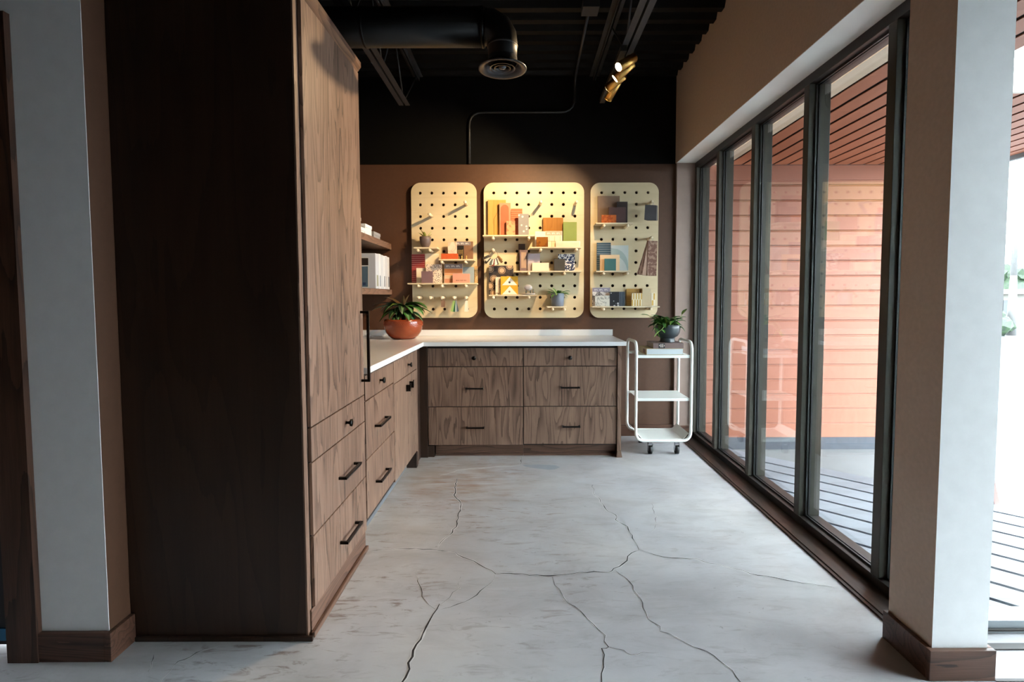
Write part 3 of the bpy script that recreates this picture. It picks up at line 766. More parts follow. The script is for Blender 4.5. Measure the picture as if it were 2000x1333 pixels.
# ------------------------------------------------------------------ peg boards
YBD = 4.66; TB = .018; SH_Y0 = 4.512
def pegboard(u0, u1, v0, v1, cols, u_first, pegs, label, group='birch pegboards'):
    a = onY(u0, v0, YBD); b = onY(u1, v1, YBD); x0, x1, z1, z0 = a.x, b.x, a.z, b.z
    t = thing('pegboard', label, 'pegboard', ((x0 + x1) / 2, YBD + TB, (z0 + z1) / 2), group)
    bm = B(); ed = []; R = .085
    def loop(pts):
        vs = [bm.verts.new((p[0], YBD, p[1])) for p in pts]
        for i in range(len(vs)): ed.append(bm.edges.new((vs[i], vs[(i + 1) % len(vs)])))
    outer = []
    for cx, cz, a0 in ((x1 - R, z1 - R, 0), (x0 + R, z1 - R, 90), (x0 + R, z0 + R, 180), (x1 - R, z0 + R, 270)):
        for k in range(9):
            an = math.radians(a0 + k * 90 / 8); outer.append((cx + R * math.cos(an), cz + R * math.sin(an)))
    loop(outer)
    zr = onY(900, 377.2, YBD).z; xf = onY(u_first, 480, YBD).x; pt = .1024
    for c in range(cols):
        for r in range(11):
            cx, cz = xf + c * pt, zr - r * pt
            loop([(cx + .0135 * math.cos(k * math.pi / 7), cz + .0135 * math.sin(k * math.pi / 7)) for k in range(14)])
    bmesh.ops.triangle_fill(bm, use_beauty=True, use_dissolve=False, edges=ed)
    fs = list(bm.faces)
    bmesh.ops.recalc_face_normals(bm, faces=fs)
    r_ = bmesh.ops.extrude_face_region(bm, geom=fs)
    bmesh.ops.translate(bm, verts=[g for g in r_['geom'] if isinstance(g, bmesh.types.BMVert)], vec=(0, TB, 0))
    bmesh.ops.recalc_face_normals(bm, faces=bm.faces)
    mk('panel', bm, BIRCH, t)
    for sx in (x0 + .12, x1 - .12):
        mk('standoff', bx(sx - .02, sx + .02, YBD + TB + .0003, YB - .0005, z0 + .15, z1 - .15), plain((60, 44, 36), .7), t)
    for c, r in pegs:
        cx, cz = xf + c * pt, zr - r * pt
        mk('peg', tube(B(), [(cx, YBD + .016, cz), (cx, SH_Y0 + .006, cz), (cx, SH_Y0 + .001, cz)], [.0125, .0125, .0105], 14), PEGM, t)
    def hole(c, r): return Vector((xf + c * pt, YBD, zr - r * pt))
    return t, hole
PL, HL = pegboard(802.5, 932.5, 357, 621, 5, 821.8, [(4,1),(1,2),(0,5),(1,5),(2,6),(4,6),(0,8),(2,8),(4,8),(0,9),(1,9),(2,9),(3,9),(4,9)], 'left narrow birch pegboard above the orange planter')
PM, HM = pegboard(944.5, 1140, 357, 621, 8, 964.8, [(4,1),(7,1),(0,4),(3,4),(0,5),(4,5),(7,5),(3,7),(6,7),(0,9),(3,9),(5,10),(6,10)], 'wide middle birch pegboard with eight columns of holes')
PR, HR = pegboard(1153.5, 1284, 357, 621, 5, 1174.6, [(4,1),(0,3),(2,3),(4,4),(0,7),(2,7),(0,10),(4,10)], 'right narrow birch pegboard nearest the windows')
def pshelf(u0, u1, hole, row, label):
    z0 = hole(0, row).z + .0128; x0 = onY(u0, 500, SH_Y0).x; x1 = onY(u1, 500, SH_Y0).x
    tag(mk('peg_shelf', bx(x0, x1, SH_Y0, YBD - .001, z0, z0 + .011), BIRCH_X, bevel=.001), label, 'shelf', 'thin birch peg shelves')
    return z0 + .0112
L1 = pshelf(808, 854, HL, 5, 'small birch shelf under the brown pot on the left pegboard')
L2 = pshelf(856.5, 926, HL, 6, 'birch shelf with the orange brick on the left pegboard')
L3 = pshelf(795, 931, HL, 8, 'lowest long birch shelf of the left pegboard')
M1 = pshelf(943, 1044, HM, 4, 'top birch shelf of the middle pegboard, under the yellow board')
M2 = pshelf(1035, 1136, HM, 5, 'birch shelf with the green tile on the middle pegboard')
M3 = pshelf(1004, 1136, HM, 7, 'longest birch shelf of the middle pegboard, under the black tile')
M4 = pshelf(954, 1049, HM, 9, 'birch shelf with the yellow chevron tiles on the middle pegboard')
M5 = pshelf(1068, 1107, HM, 10, 'small birch shelf under the blue-grey pot on the middle pegboard')
R1 = pshelf(1163.5, 1236, HR, 3, 'top birch shelf of the right pegboard, under the taupe tile')
R2 = pshelf(1164, 1232, HR, 7, 'middle birch shelf of the right pegboard, under the blue ribbed tile')
R3 = pshelf(1157, 1290, HR, 10, 'lowest long birch shelf of the right pegboard')

# samples: pixel box of the front face at its own distance, standing on shelf height z
def crop(ox, oy, s):
    return lambda x0, y0, x1, y1: (ox + x0 / s, oy + y0 / s, ox + x1 / s, oy + y1 / s)
cL = crop(780, 340, 4.444); cM = crop(935, 345, 4.595); cR = crop(1140, 345, 4.595)
LAY = {0: 4.634, 1: 4.606, 2: 4.578, 3: 4.548}
def dims(pb, lay, z):
    Y = LAY[lay]; a = onY(pb[0], pb[1], Y); b = onY(pb[2], pb[3], Y)
    return a.x, b.x, Y, (b.z if z is None else z), a.z
GRP = 'material samples on the pegboards'
def sample(name, label, cat, pb, lay, z, mat, t=.012, bevel=.0008):
    x0, x1, Y, z0, z1 = dims(pb, lay, z)
    o = mk(name, bx(x0, x1, Y, Y + t, z0, z1), mat, bevel=bevel); tag(o, label, cat, GRP)
    return o, (x0, x1, Y, z0, z1)
def ribbed(name, label, pb, lay, z, mat, n, t=.008, mat2=None, vertical=False):
    x0, x1, Y, z0, z1 = dims(pb, lay, z)
    o = thing(name, label, 'tile', ((x0 + x1) / 2, Y, z0), GRP)
    mk('backing', bx(x0, x1, Y + .004, Y + .004 + t, z0, z1), mat2 or mat, o)
    L_ = (x1 - x0) if vertical else (z1 - z0); p = L_ / n
    for i in range(n):
        if vertical: b = bx(x0 + i * p + p * .18, x0 + (i + 1) * p - p * .18, Y, Y + .0039, z0 + .0005, z1 - .0005)
        else: b = bx(x0 + .0005, x1 - .0005, Y, Y + .0039, z0 + i * p + p * .18, z0 + (i + 1) * p - p * .18)
        mk('rib', b, mat, o, bevel=.001)
    return o, (x0, x1, Y, z0, z1)
def printbox(parent, x0, x1, Y, z0, z1, mat, k=0, name='print'):
    return mk(name, bx(x0, x1, Y - .0009 - .0007 * k, Y - .0004 - .0007 * k, z0, z1), mat, parent)
def lettering(parent, x0, x1, Y, z0, z1, mat, n=11, k=1):
    p = (x1 - x0) / n
    b = B()
    for i in range(n):
        if i in (n // 3, 2 * n // 3): continue
        xa = x0 + i * p; y0, y1 = Y - .0010 - .0007 * k, Y - .0005 - .0007 * k
        w = p * .72
        box(b, xa, xa + w * .28, y0, y1, z0, z1)
        kind = i % 4
        if kind in (0, 1, 3): box(b, xa + w * .28, xa + w, y0, y1, z1 - (z1 - z0) * .24, z1)
        if kind in (0, 2): box(b, xa + w * .28, xa + w, y0, y1, z0, z0 + (z1 - z0) * .24)
        if kind in (1, 0): box(b, xa + w * .28, xa + w * .8, y0, y1, z0 + (z1 - z0) * .4, z0 + (z1 - z0) * .6)
        if kind == 3: box(b, xa + w * .72, xa + w, y0, y1, z0, z1 - (z1 - z0) * .24)
    return mk('lettering', b, mat, parent)
WH = plain((240, 236, 228), .6, var=.02); BANNER = plain((132, 124, 128), .6, var=.03)
def banner(o, d, c=None, frac=.2):
    x0, x1, Y, z0, z1 = d; h = z1 - z0
    printbox(o, x0 + .002, x1 - .002, Y, z1 - h * frac, z1 - .002, c or BANNER)
    lettering(o, x0 + (x1 - x0) * .12, x1 - (x1 - x0) * .12, Y, z1 - h * frac * .72, z1 - h * frac * .36, WH)

# --- left board
def pot(name, label, c, prof, mat, soil_z, soil_r, cat='potted plant', grp=None):
    t = thing(name, label, cat, c, grp)
    p = mk('pot', lathe(B(), prof, c, 32), mat, t)
    mk('soil', lathe(B(), [(.0005, soil_z - .004), (soil_r, soil_z - .004), (soil_r * .9, soil_z), (.0005, soil_z + .003)], c, 20, close=False), plain((70, 52, 40), .9, var=.3, sc_=90), t)
    return t
def leaf(parent, base, dirv, length, width, droop, mats, n=7, fold=.18, name='leaf'):
    """arching blade: five points across, n along; the middle takes the second material"""
    d = Vector(dirv).normalized(); up = Vector((0, 0, 1))
    side = d.cross(up); side = side.normalized() if side.length > .05 else Vector((1, 0, 0))
    bm = B(); rows = []; p = Vector(base); cur = d.copy(); seg = length / n
    for i in range(n + 1):
        t = i / n; w = width * (math.sin(math.pi * min(1, t * .93 + .07)) ** .75) * (1 - .15 * t)
        if i == n: w = width * .03
        nrm = side.cross(cur).normalized()
        row = []
        for k in (-1, -.35, 0, .35, 1):
            row.append(bm.verts.new(p + side * w * .5 * k + nrm * (abs(k) * w * fold)))
        rows.append(row); p = p + cur * seg
        cur = (cur + Vector((0, 0, -droop / n))).normalized()
    for a, b in zip(rows, rows[1:]):
        for k in range(4):
            f = bm.faces.new((a[k], a[k + 1], b[k + 1], b[k])); f.smooth = True
            f.material_index = 1 if k in (1, 2) and len(mats) > 1 else 0
    return mk(name, bm, None, parent, mats=mats)
def leafmat(c): 
    return plain(c, .4, var=.12, sc_=30)
LG1, LG2, LG3, LGY = leafmat((58, 104, 44)), leafmat((84, 132, 58)), leafmat((30, 62, 34)), leafmat((150, 170, 90))

def at(u, v, Y): return onY(u, v, Y)
c = at(831, 480, 4.585); c = Vector((c.x, 4.585, L1))
pw = .0505
t = pot('potted_sprout', 'small brown pot with a pale green sprout on the left pegboard', c, [(.026, 0), (.030, .004), (.044, .035), (pw, .07), (pw, .096), (pw - .004, .098), (pw - .006, .085), (.02, .08)], plain((96, 80, 76), .4, var=.04), .085, .043)
for (dx, dy, dz, l, w, dr_) in ((-.35, -.1, 1, .085, .035, .5), (-.6, .1, .9, .075, .038, .8), (-.1, -.3, 1, .06, .03, .4), (.55, 0, .8, .075, .022, .2), (.7, -.2, .6, .06, .018, .4), (-.5, -.4, .8, .06, .03, .9)):
    leaf(t, c + Vector((dx * .02, dy * .02, .084)), (dx, dy, dz), l, w, dr_, [leafmat((150, 160, 72)), leafmat((178, 182, 106))], 5)

o, d = sample('sample_card', 'card with a grey lettered banner and brown image behind the orange brick', 'card', cL(478, 587, 640, 735), 0, L2, plain((128, 92, 68), .6, var=.1)); banner(o, (d[0], d[1] - .018, *d[2:]))
o, d = sample('sample_tile', 'black tile with gold maze lines beside the cream stone tile', 'tile', cL(500, 622, 560, 735), 1, L2, plain((30, 24, 20), .5, var=.05))
GOLD = plain((196, 164, 104), .45, .3, var=.05)
x0, x1, Y, z0, z1 = d
for i in range(5):
    printbox(o, x0 + .004, x1 - .012, Y, z0 + .05 + i * .008, z0 + .0525 + i * .008, GOLD, 0, 'gold_line')
for i in range(3): printbox(o, x0 + .004 + i * .008, x0 + .0065 + i * .008, Y, z0 + .005, z0 + .045 - i * .008, GOLD, 0, 'gold_line')
printbox(o, x1 - .010, x1 - .0075, Y, z0 + .01, z0 + .09, GOLD, 0, 'gold_line')
sample('stone_tile', 'cream veined stone tile standing behind the orange brick', 'tile', cL(420, 592, 500, 735), 1, L2, marble('cream_stone', (226, 206, 184), (206, 176, 150)))
sample('clay_brick', 'orange clay brick lying on the left pegboard shelf', 'brick', cL(362, 692, 508, 737), 2, L2, plain((186, 82, 36), .6, var=.06, sc_=60), .04, .002)
for uu in (542, 583):
    q = at(780 + uu / 4.444, 505, 4.53)
    tag(mk('brass_finial', lathe(B(), [(.004, 0), (.005, .008), (.002, .012), (.0045, .02), (.004, .028), (.0005, .032)], (q.x, 4.53, L2), 12), BRASS), ('left' if uu < 560 else 'right') + ' of two tiny brass finials on the left pegboard', 'finial', 'tiny brass finials')
ribbed('ribbed_tile', 'red horizontally ribbed tile on the left pegboard', cL(105, 697, 222, 940), 0, L3, plain((148, 46, 48), .45, var=.08), 14, .008, plain((196, 130, 120), .6))
sample('sample_card', 'large plain off-white card behind the terrazzo tile', 'card', cL(223, 692, 345, 940), 0, L3, plain((232, 218, 192), .6, var=.02))
sample('sample_card', 'small off-white card in front of the red ribbed tile', 'card', cL(147, 817, 236, 940), 1, L3, plain((236, 226, 206), .6, var=.02))
sample('terrazzo_tile', 'black and cream terrazzo tile on the left pegboard', 'tile', cL(232, 785, 370, 940), 2, L3, speck('terrazzo_black', (230, 210, 190), (44, 38, 44), 95, .36, .4, True, (120, 104, 96)))
sample('sample_tile', 'small mauve tile leaning at the front of the lowest left shelf', 'tile', cL(190, 845, 290, 940), 3, L3, plain((118, 92, 96), .5, var=.04), .014)
o, d = sample('sample_card', 'card with orange stripes under a grey lettered banner', 'card', cL(388, 780, 550, 940), 1, L3, plain((230, 206, 184), .6, var=.02)); banner(o, d, None, .24)
x0, x1, Y, z0, z1 = d
for f0, f1, c_ in ((.52, .74, (206, 128, 72)), (.42, .50, (222, 158, 108)), (.26, .40, (206, 180, 152)), (.02, .24, (196, 140, 112))): printbox(o, x0 + .003, x1 - .003, Y, z0 + (z1 - z0) * f0, z0 + (z1 - z0) * f1, plain(c_, .6, var=.04), 0, 'stripe')
sample('sample_card', 'pale blue card behind the pink plate', 'card', cL(552, 808, 648, 940), 1, L3, plain((146, 160, 164), .6, var=.03))
sample('cork_strip', 'narrow speckled cork strip at the right edge of the left pegboard', 'strip', cL(652, 800, 680, 940), 0, L3, speck('cork', (204, 166, 112), (160, 112, 64), 120, .58))
o, d = sample('sample_plate', 'long pink plate with tiny black lettering', 'plate', cL(462, 867, 612, 940), 2, L3, plain((206, 148, 128), .55, var=.03), .014)
lettering(o, d[0] + .03, d[1] - .03, d[2], d[3] + .02, d[3] + .028, plain((40, 30, 28), .6), 12, 0)
# hanging on the bottom pegs
def ring(parent, c, r, mat=None, ry=0): 
    pts = [Vector((c[0] + r * math.cos(a), c[1], c[2] + r * math.sin(a))) for a in [k * 2 * math.pi / 20 for k in range(20)]]
    return mk('ring', tube(B(), pts, .0016, 6, True), mat or CHROME, parent)
def hang(hole, c, r, dy=.08): h = hole(c, r); return Vector((h.x, YBD - dy, h.z - .0126))
def strip(parent, top, ang, length, width, y, mat, t=.003, name='swatch'):
    b = bx(-width / 2, width / 2, -t / 2, t / 2, -length, 0)
    bmesh.ops.rotate(b, verts=b.verts, cent=(0, 0, 0), matrix=Matrix.Rotation(ang, 3, 'Y'))
    bmesh.ops.translate(b, verts=b.verts, vec=(top[0], y, top[2])); return mk(name, b, mat, parent)
q = hang(HL, 2, 9); t = thing('veneer_tag', 'single brown veneer tag hanging from the bottom peg row', 'tag', q, 'swatches on pegs')
ring(t, q + Vector((0, 0, -.0028)), .014); strip(t, q + Vector((0, 0, -.012)), 0, .058, .034, q.y - .004, W_FRONT, .004)
q = hang(HL, 3, 9); t = thing('colour_fan', 'fan of green and grey colour strips hanging from a peg', 'swatch fan', q, 'swatches on pegs')
ring(t, q + Vector((0, 0, -.0028)), .014)
for i, c_ in enumerate(((150, 176, 104), (46, 100, 66), (30, 84, 56), (206, 214, 208), (112, 130, 142), (92, 106, 120))):
    strip(t, q + Vector((-.006 + i * .002, 0, -.014)), .22 - i * .085, .098, .02, q.y - .008 + i * .0035, plain(c_, .5, var=.02), .002)
q = hang(HL, 4, 9); t = thing('colour_fan', 'fan of white swatch strips on the last bottom peg', 'swatch fan', q, 'swatches on pegs')
ring(t, q + Vector((0, 0, -.0028)), .014)
for i in range(3): strip(t, q + Vector((.0, 0, -.015)), .08 - i * .08, .096, .022, q.y - .006 + i * .0035, plain((226 - 6 * i, 220 - 6 * i, 206 - 8 * i), .5, var=.02), .002)

# --- middle board
o, d = sample('oak_board', 'tall yellow wood board with an engraved line', 'board', cM(82, 210, 245, 525), 0, M1, wood('yellow_wood', (176, 122, 56), (204, 150, 76), (214, 166, 96), 'Z', .5, 1.2, .5, 5), .016)
x0, x1, Y, z0, z1 = d; DK = plain((96, 62, 28), .7)
for a, b_ in (((x0 + .052, z0 + .002), (x0 + .052, z0 + .155)), ((x0 + .052, z0 + .155), (x0 + .105, z0 + .25))):
    mk('engraved_line', tube(B(), [(a[0], Y - .0006, a[1]), (b_[0], Y - .0006, b_[1])], .0012, 5), DK, o)
o, d = sample('arch_tile', 'tan tile with a tall terracotta arch shape', 'tile', cM(185, 237, 287, 525), 1, M1, plain((178, 136, 104), .6, var=.04), .014)
x0, x1, Y, z0, z1 = d; r = (x1 - x0) * .36; cx = (x0 + x1) / 2 - .002
pa = [(cx - r, z0 + .004), (cx + r, z0 + .004)] + [(cx + r * math.cos(a), z1 - .016 - r + r * math.sin(a)) for a in [k * math.pi / 10 for k in range(11)]]
mk('arch', prism(B(), pa, 'Y', Y - .0014, Y - .0004), plain((170, 96, 62), .6, var=.05), o)
ribbed('ribbed_tile', 'coral horizontally ribbed tile on the middle pegboard', cM(288, 287, 393, 525), 0, M1, plain((206, 108, 74), .5, var=.04), 13, .008, plain((190, 128, 86), .6))
sample('stone_tile', 'peach mottled stone tile on the top middle shelf', 'tile', cM(247, 400, 327, 525), 2, M1, speck('peach_stone', (206, 156, 112), (188, 120, 88), 40, .54, .4), .014)
sample('terrazzo_tile', 'grey terrazzo tile with big white chips', 'tile', cM(355, 335, 450, 525), 2, M1, speck('terrazzo_grey', (138, 134, 132), (226, 218, 204), 24, .21, .4, True), .016)
o, d = sample('wood_panel', 'amber wood block raised behind the lettered card', 'panel', cM(578, 370, 758, 640), 0, M2, wood('amber_wood', (140, 86, 22), (166, 108, 36), (180, 124, 52), 'Z', .45, 2.0, .5, 7), .018)
o, d = sample('sample_tile', 'moss green tile on the middle pegboard', 'tile', cM(758, 408, 880, 640), 1, M2, plain((132, 146, 72), .5, var=.03), .014)
o, d = sample('sample_card', 'card of cream trellis lines under a pale lettered banner', 'card', cM(597, 490, 750, 640), 1, M2, plain((244, 226, 190), .6, var=.02)); banner(o, d, plain((200, 176, 146), .6), .26)
x0, x1, Y, z0, z1 = d; TR = plain((190, 168, 120), .6)
for i in range(6):
    xa = x0 + .006 + i * (x1 - x0 - .014) / 5.5
    printbox(o, xa, xa + .004, Y, z0 + (.055 if i % 2 else .002), z0 + (.102 if i % 2 else .06), TR, 0, 'trellis_line')
    printbox(o, xa, min(x1 - .002, xa + .025), Y, z0 + .056, z0 + .060, TR, 0, 'trellis_line')
sample('sample_card', 'white dotted card beside the trellis card', 'card', cM(505, 493, 597, 640), 1, M2, speck('white_dots', (244, 226, 204), (206, 186, 172), 170, .66))
sample('leather_square', 'glossy brown leather square on the middle pegboard', 'swatch', cM(518, 543, 622, 640), 2, M2, speck('leather', (138, 86, 30), (110, 62, 20), 30, .52, .3), .008)
o, d = sample('ceramic_block', 'long cream block lying below the green tile', 'block', cM(690, 580, 910, 640), 2, M2, plain((240, 216, 188), .45, var=.02), .03, .004)
printbox(o, d[0] + .008, d[1] - .012, d[2], d[3] + .012, d[4] - .012, plain((236, 208, 178), .45), 0, 'inset')
sample('wood_panel', 'tall dark brown panel on the third middle shelf', 'panel', cM(357, 605, 417, 845), 0, M3, plain((76, 60, 50), .5, var=.06), .014)
o, d = sample('acrylic_frame', 'slim purple-grey acrylic strip before the dark panel', 'strip', cM(368, 660, 440, 845), 1, M3, plain((128, 108, 110), .25, var=.03), .006)
printbox(o, d[0] + .012, d[1] - .014, d[2], d[3] + .03, d[4] - .02, plain((176, 148, 128), .3), 0, 'inset')
o, d = sample('linen_tile', 'lavender linen covered tile on the middle pegboard', 'tile', cM(432, 692, 550, 845), 1, M3, stripes('linen', (176, 164, 172), (190, 178, 184), .004, 'Z'), .014)
o, d = sample('ceramic_block', 'cream block with a sloping left end', 'block', cM(478, 775, 630, 845), 2, M3, plain((240, 224, 196), .5, var=.02), .03, .003)
sample('sample_card', 'blue and black speckled card on the middle pegboard', 'card', cM(713, 697, 862, 845), 1, M3, speck('blue_speckle', (226, 222, 218), (38, 50, 84), 70, .49))
o, d = sample('slate_tile', 'charcoal slate tile in front of the speckled card', 'tile', cM(675, 742, 775, 845), 2, M3, plain((66, 64, 58), .5, var=.05), .026, .002)
mk('top_edge', bx(d[0], d[1], d[2] - .0004, d[2] + .026, d[4] + .0003, d[4] + .004), plain((24, 22, 20), .4), o)
o, d = sample('circle_tile', 'dark tile printed with tan ringed circles', 'tile', cM(90, 800, 312, 1055), 0, M4, speck('dark_weave', (50, 46, 50), (66, 60, 58), 60, .5), .012)
x0, x1, Y, z0, z1 = d; W_, H_ = x1 - x0, z1 - z0; TANP = plain((190, 160, 130), .6, var=.05); DKP = plain((44, 38, 40), .6)
for fx, fz in ((.53, .83), (.20, .55), (.78, .52), (.85, .98), (.06, .88), (.06, .30), (.20, .06), (.52, .28)):
    cx, cz = x0 + W_ * fx, z0 + H_ * fz
    for rr, m_, k in ((.032, TANP, 0), (.0275, DKP, 1), (.0225, TANP, 2)):
        # clip circles to the tile face
        pp = [(min(max(cx + rr * math.cos(a), x0), x1), min(max(cz + rr * math.sin(a), z0), z1)) for a in [j * 2 * math.pi / 24 for j in range(24)]]
        q = []
        for p_ in pp:
            if not q or (abs(p_[0] - q[-1][0]) + abs(p_[1] - q[-1][1])) > 1e-5: q.append(p_)
        if len(q) > 3 and (abs(q[0][0] - q[-1][0]) + abs(q[0][1] - q[-1][1])) < 1e-5: q.pop()
        if len(q) > 2: mk('circle_print', prism(B(), q, 'Y', Y - .0012 - k * .0006, Y - .0006 - k * .0006), m_, o)
o, d = sample('domino_strip', 'white upright strip with small black dots', 'strip', cM(150, 903, 195, 1055), 1, M4, speck('domino', (232, 222, 208), (150, 140, 130), 90, .66), .014)
printbox(o, d[0] + .003, d[1] - .003, d[2], d[3] + .012, d[3] + .016, DKP, 0, 'bar'); printbox(o, d[0] + .02, d[0] + .026, d[2], d[3] + .002, d[3] + .012, DKP, 0, 'bar')
YEL = plain((222, 168, 50), .5, var=.05); WHT = plain((236, 228, 214), .5, var=.02); TAUP = plain((150, 124, 104), .5); BLK = plain((60, 66, 76), .5)
_, _, Y_, zb_, zt_ = dims(cM(197, 897, 352, 1055), 2, M4); zm = (zb_ + zt_) / 2
for k, (za, zz, dot, lab) in enumerate(((zb_, zm - .0006, TAUP, 'lower yellow tile with a white triangle and taupe dot'), (zm + .0006, zt_, BLK, 'upper yellow tile with a white triangle and dark dot'))):
    x0, x1 = dims(cM(197, 897, 352, 1055), 2, M4)[:2]
    o = tag(mk('chevron_tile', bx(x0, x1, Y_, Y_ + .012, za, zz), YEL, bevel=.0006), lab, 'tile', GRP)
    mk('triangle_print', prism(B(), [(x0 + .012, za + .003), (x1 - .006, za + .003), ((x0 + x1) / 2 + .004, zz - .004)], 'Y', Y_ - .0012, Y_ - .0005), WHT, o)
    mk('dot_print', tube(B(), [((x0 + x1) / 2 + .002, Y_ - .0013, za + .028), ((x0 + x1) / 2 + .002, Y_ - .0020, za + .028)], .0095, 18), dot, o)
q = at(1032, 572, 4.565); st = thing('stool_model', 'small model of a grey upholstered stool on a round plate', 'ornament', (q.x, 4.565, M4))
mk('plate', lathe(B(), [(.05, 0), (.062, .006), (.062, .010), (.05, .012)], (q.x, 4.565, M4), 26), plain((176, 166, 160), .4), st)
ub = B(); lathe(ub, [(.012, -.024), (.026, -.022), (.034, -.012), (.036, 0), (.034, .012), (.026, .022), (.012, .024)], (0, 0, 0), 20)
bmesh.ops.rotate(ub, verts=ub.verts, cent=(0, 0, 0), matrix=Matrix.Rotation(math.pi / 2, 3, 'X')); bmesh.ops.scale(ub, vec=(1, 1, .75), verts=ub.verts)
bmesh.ops.translate(ub, verts=ub.verts, vec=(q.x - .002, 4.565, M4 + .062)); mk('cushion', ub, plain((172, 168, 170), .8, var=.1, sc_=150), st)
for sx in (-.02, .018): mk('leg', tube(B(), [(q.x + sx, 4.565, M4 + .012), (q.x + sx, 4.565, M4 + .037)], .005, 8), plain((70, 74, 66), .5), st)
mk('backrest', bx(q.x + .037, q.x + .048, 4.555, 4.58, M4 + .0125, M4 + .05), plain((104, 104, 92), .6), st, bevel=.002)
# ring of samples at the left
q = hang(HM, 0, 5, .11); t = thing('sample_ring', 'big ring of small patterned chips on the middle pegboard', 'swatch ring', q, 'swatches on pegs')
ring(t, q + Vector((.0, 0, -.028)), .0385, plain((92, 50, 30), .4, .5))
cols = [(60, 54, 48), (196, 190, 170), (40, 38, 36), (210, 200, 184), (86, 92, 86), (230, 224, 214), (120, 62, 50), (226, 220, 210), (50, 44, 40), (214, 204, 190), (96, 66, 34), (150, 110, 60)]
for i, c_ in enumerate(cols):
    a = math.radians(195 + i * 13.5); pt_ = q + Vector((.0385 * math.cos(a), 0, -.028 + .0385 * math.sin(a)))
    strip(t, pt_, math.radians(58 - i * 9.5 + (7, -6, 2)[i % 3]), (.056, .045, .062, .05)[i % 4], .021, q.y - .018 + i * .0034, plain(c_, .5, var=.06), .0025, 'chip')
c = at(1089, 590, 4.585); c = Vector((c.x, 4.585, M5))
t = pot('potted_plant', 'blue-grey cylinder pot with a leafy green plant on the middle pegboard', c, [(.05, 0), (.054, .004), (.058, .11), (.058, .114), (.054, .114), (.053, .10), (.02, .1)], plain((112, 120, 134), .45, var=.06), .10, .052)
for i in range(17):
    a = i * 2.4; rr = .012 + .02 * random.random(); el_ = random.uniform(.15, .9)
    leaf(t, c + Vector((rr * math.cos(a), rr * math.sin(a), .10)), (math.cos(a), math.sin(a) * .8 if math.sin(a) < 0 else .25 * math.sin(a), el_), random.uniform(.07, .105), random.uniform(.026, .036), random.uniform(.7, 1.6), [LG2, LGY] if i % 3 == 0 else [LG2, LG1], 6)

# --- right board
sample('sample_tile', 'large taupe tile on the right pegboard', 'tile', cR(127, 175, 322, 415), 0, R1, plain((134, 108, 88), .6, var=.04), .012)
sample('sample_tile', 'black tile behind the mauve tile on the right pegboard', 'tile', cR(297, 226, 393, 415), 1, R1, plain((52, 42, 40), .5, var=.04))
sample('sample_tile', 'dark mauve tile behind the orange leather on the right pegboard', 'tile', cR(225, 275, 378, 415), 2, R1, plain((88, 64, 62), .5, var=.04))
sample('leather_square', 'small orange leather swatch on the top right shelf', 'swatch', cR(160, 345, 292, 415), 3, R1, speck('orange_leather', (188, 100, 46), (158, 74, 28), 40, .54, .4), .012)
q = hang(HR, 4, 1, .12); t = thing('swatch_deck', 'thick deck of black swatches hanging on the right pegboard', 'swatch deck', q, 'swatches on pegs')
ring(t, q + Vector((0, 0, -.004)), .0155)
for i in range(6): strip(t, q + Vector((-.012 + i * .0055, 0, -.017)), .05 - .01 * i, .128, .088, q.y - .012 + i * .0065, plain((58, 54, 58), .5, var=.03) if i != 4 else plain((150, 144, 138), .5), .005)
ribbed('ribbed_tile', 'teal blue horizontally ribbed tile on the right pegboard', cR(118, 593, 243, 840), 0, R2, plain((52, 84, 102), .5, var=.05), 13, .008, plain((140, 146, 150), .6))
o, d = sample('sample_card', 'pale blue card with a curved two-tone shape', 'card', cR(244, 618, 400, 840), 0, R2, plain((194, 202, 200), .5, var=.02))
x0, x1, Y, z0, z1 = d; W_, H_ = x1 - x0, z1 - z0
cv = [(x0, z1 - H_ * .10)] + [(x0 + W_ * (.2 + .8 * math.sin(a)), z0 + H_ * (.15 + .72 * math.cos(a))) for a in [k * math.pi / 16 for k in range(9)]] + [(x1 - .002, z0 + .002), (x0 + W_ * .95, z0 + .002)] + [(x0 + W_ * (.02 + .9 * math.sin(a)), z0 + H_ * (.02 + .6 * math.cos(a))) for a in [k * math.pi / 16 for k in range(7, -1, -1)]]
mk('curve_print', prism(B(), cv, 'Y', Y - .0012, Y - .0005), plain((164, 180, 178), .5, var=.02), o)
o, d = sample('sample_card', 'peach square card framing the teal tile', 'card', cR(147, 703, 322, 840), 1, R2, plain((236, 202, 160), .5, var=.02), .010)
sample('sample_tile', 'teal square tile in front of the peach card', 'tile', cR(187, 738, 290, 840), 2, R2, plain((66, 112, 112), .4, var=.03), .012)
q = hang(HR, 4, 4, .12); t = thing('swatch_fan', 'fan of long marbled brown strips hanging on the right pegboard', 'swatch fan', q, 'swatches on pegs')
ring(t, q + Vector((0, 0, -.004)), .0155)
MB = speck('brown_marble', (128, 92, 78), (172, 138, 120), 34, .52, .35)
for i, (a, m_) in enumerate(((.02, MB), (.16, plain((196, 160, 138), .5)), (.20, MB), (.25, plain((186, 150, 128), .5)), (.29, MB))):
    strip(t, q + Vector((.012 - .007 * i, 0, -.016)), a, .30, .08 - .012 * i, q.y - .016 + i * .0055, m_, .0045)
o, d = sample('sample_card', 'black and white brush pattern card with a lettered purple banner', 'card', cR(78, 998, 238, 1155), 0, R3, marble('brush', (222, 216, 212), (46, 46, 50), 7)); banner(o, d, plain((150, 140, 156), .6), .22)
sample('stone_tile', 'white marble tile at the front of the lowest right shelf', 'tile', cR(102, 1070, 233, 1155), 2, R3, marble('white_marble', (206, 206, 198), (140, 142, 138), 12), .014)
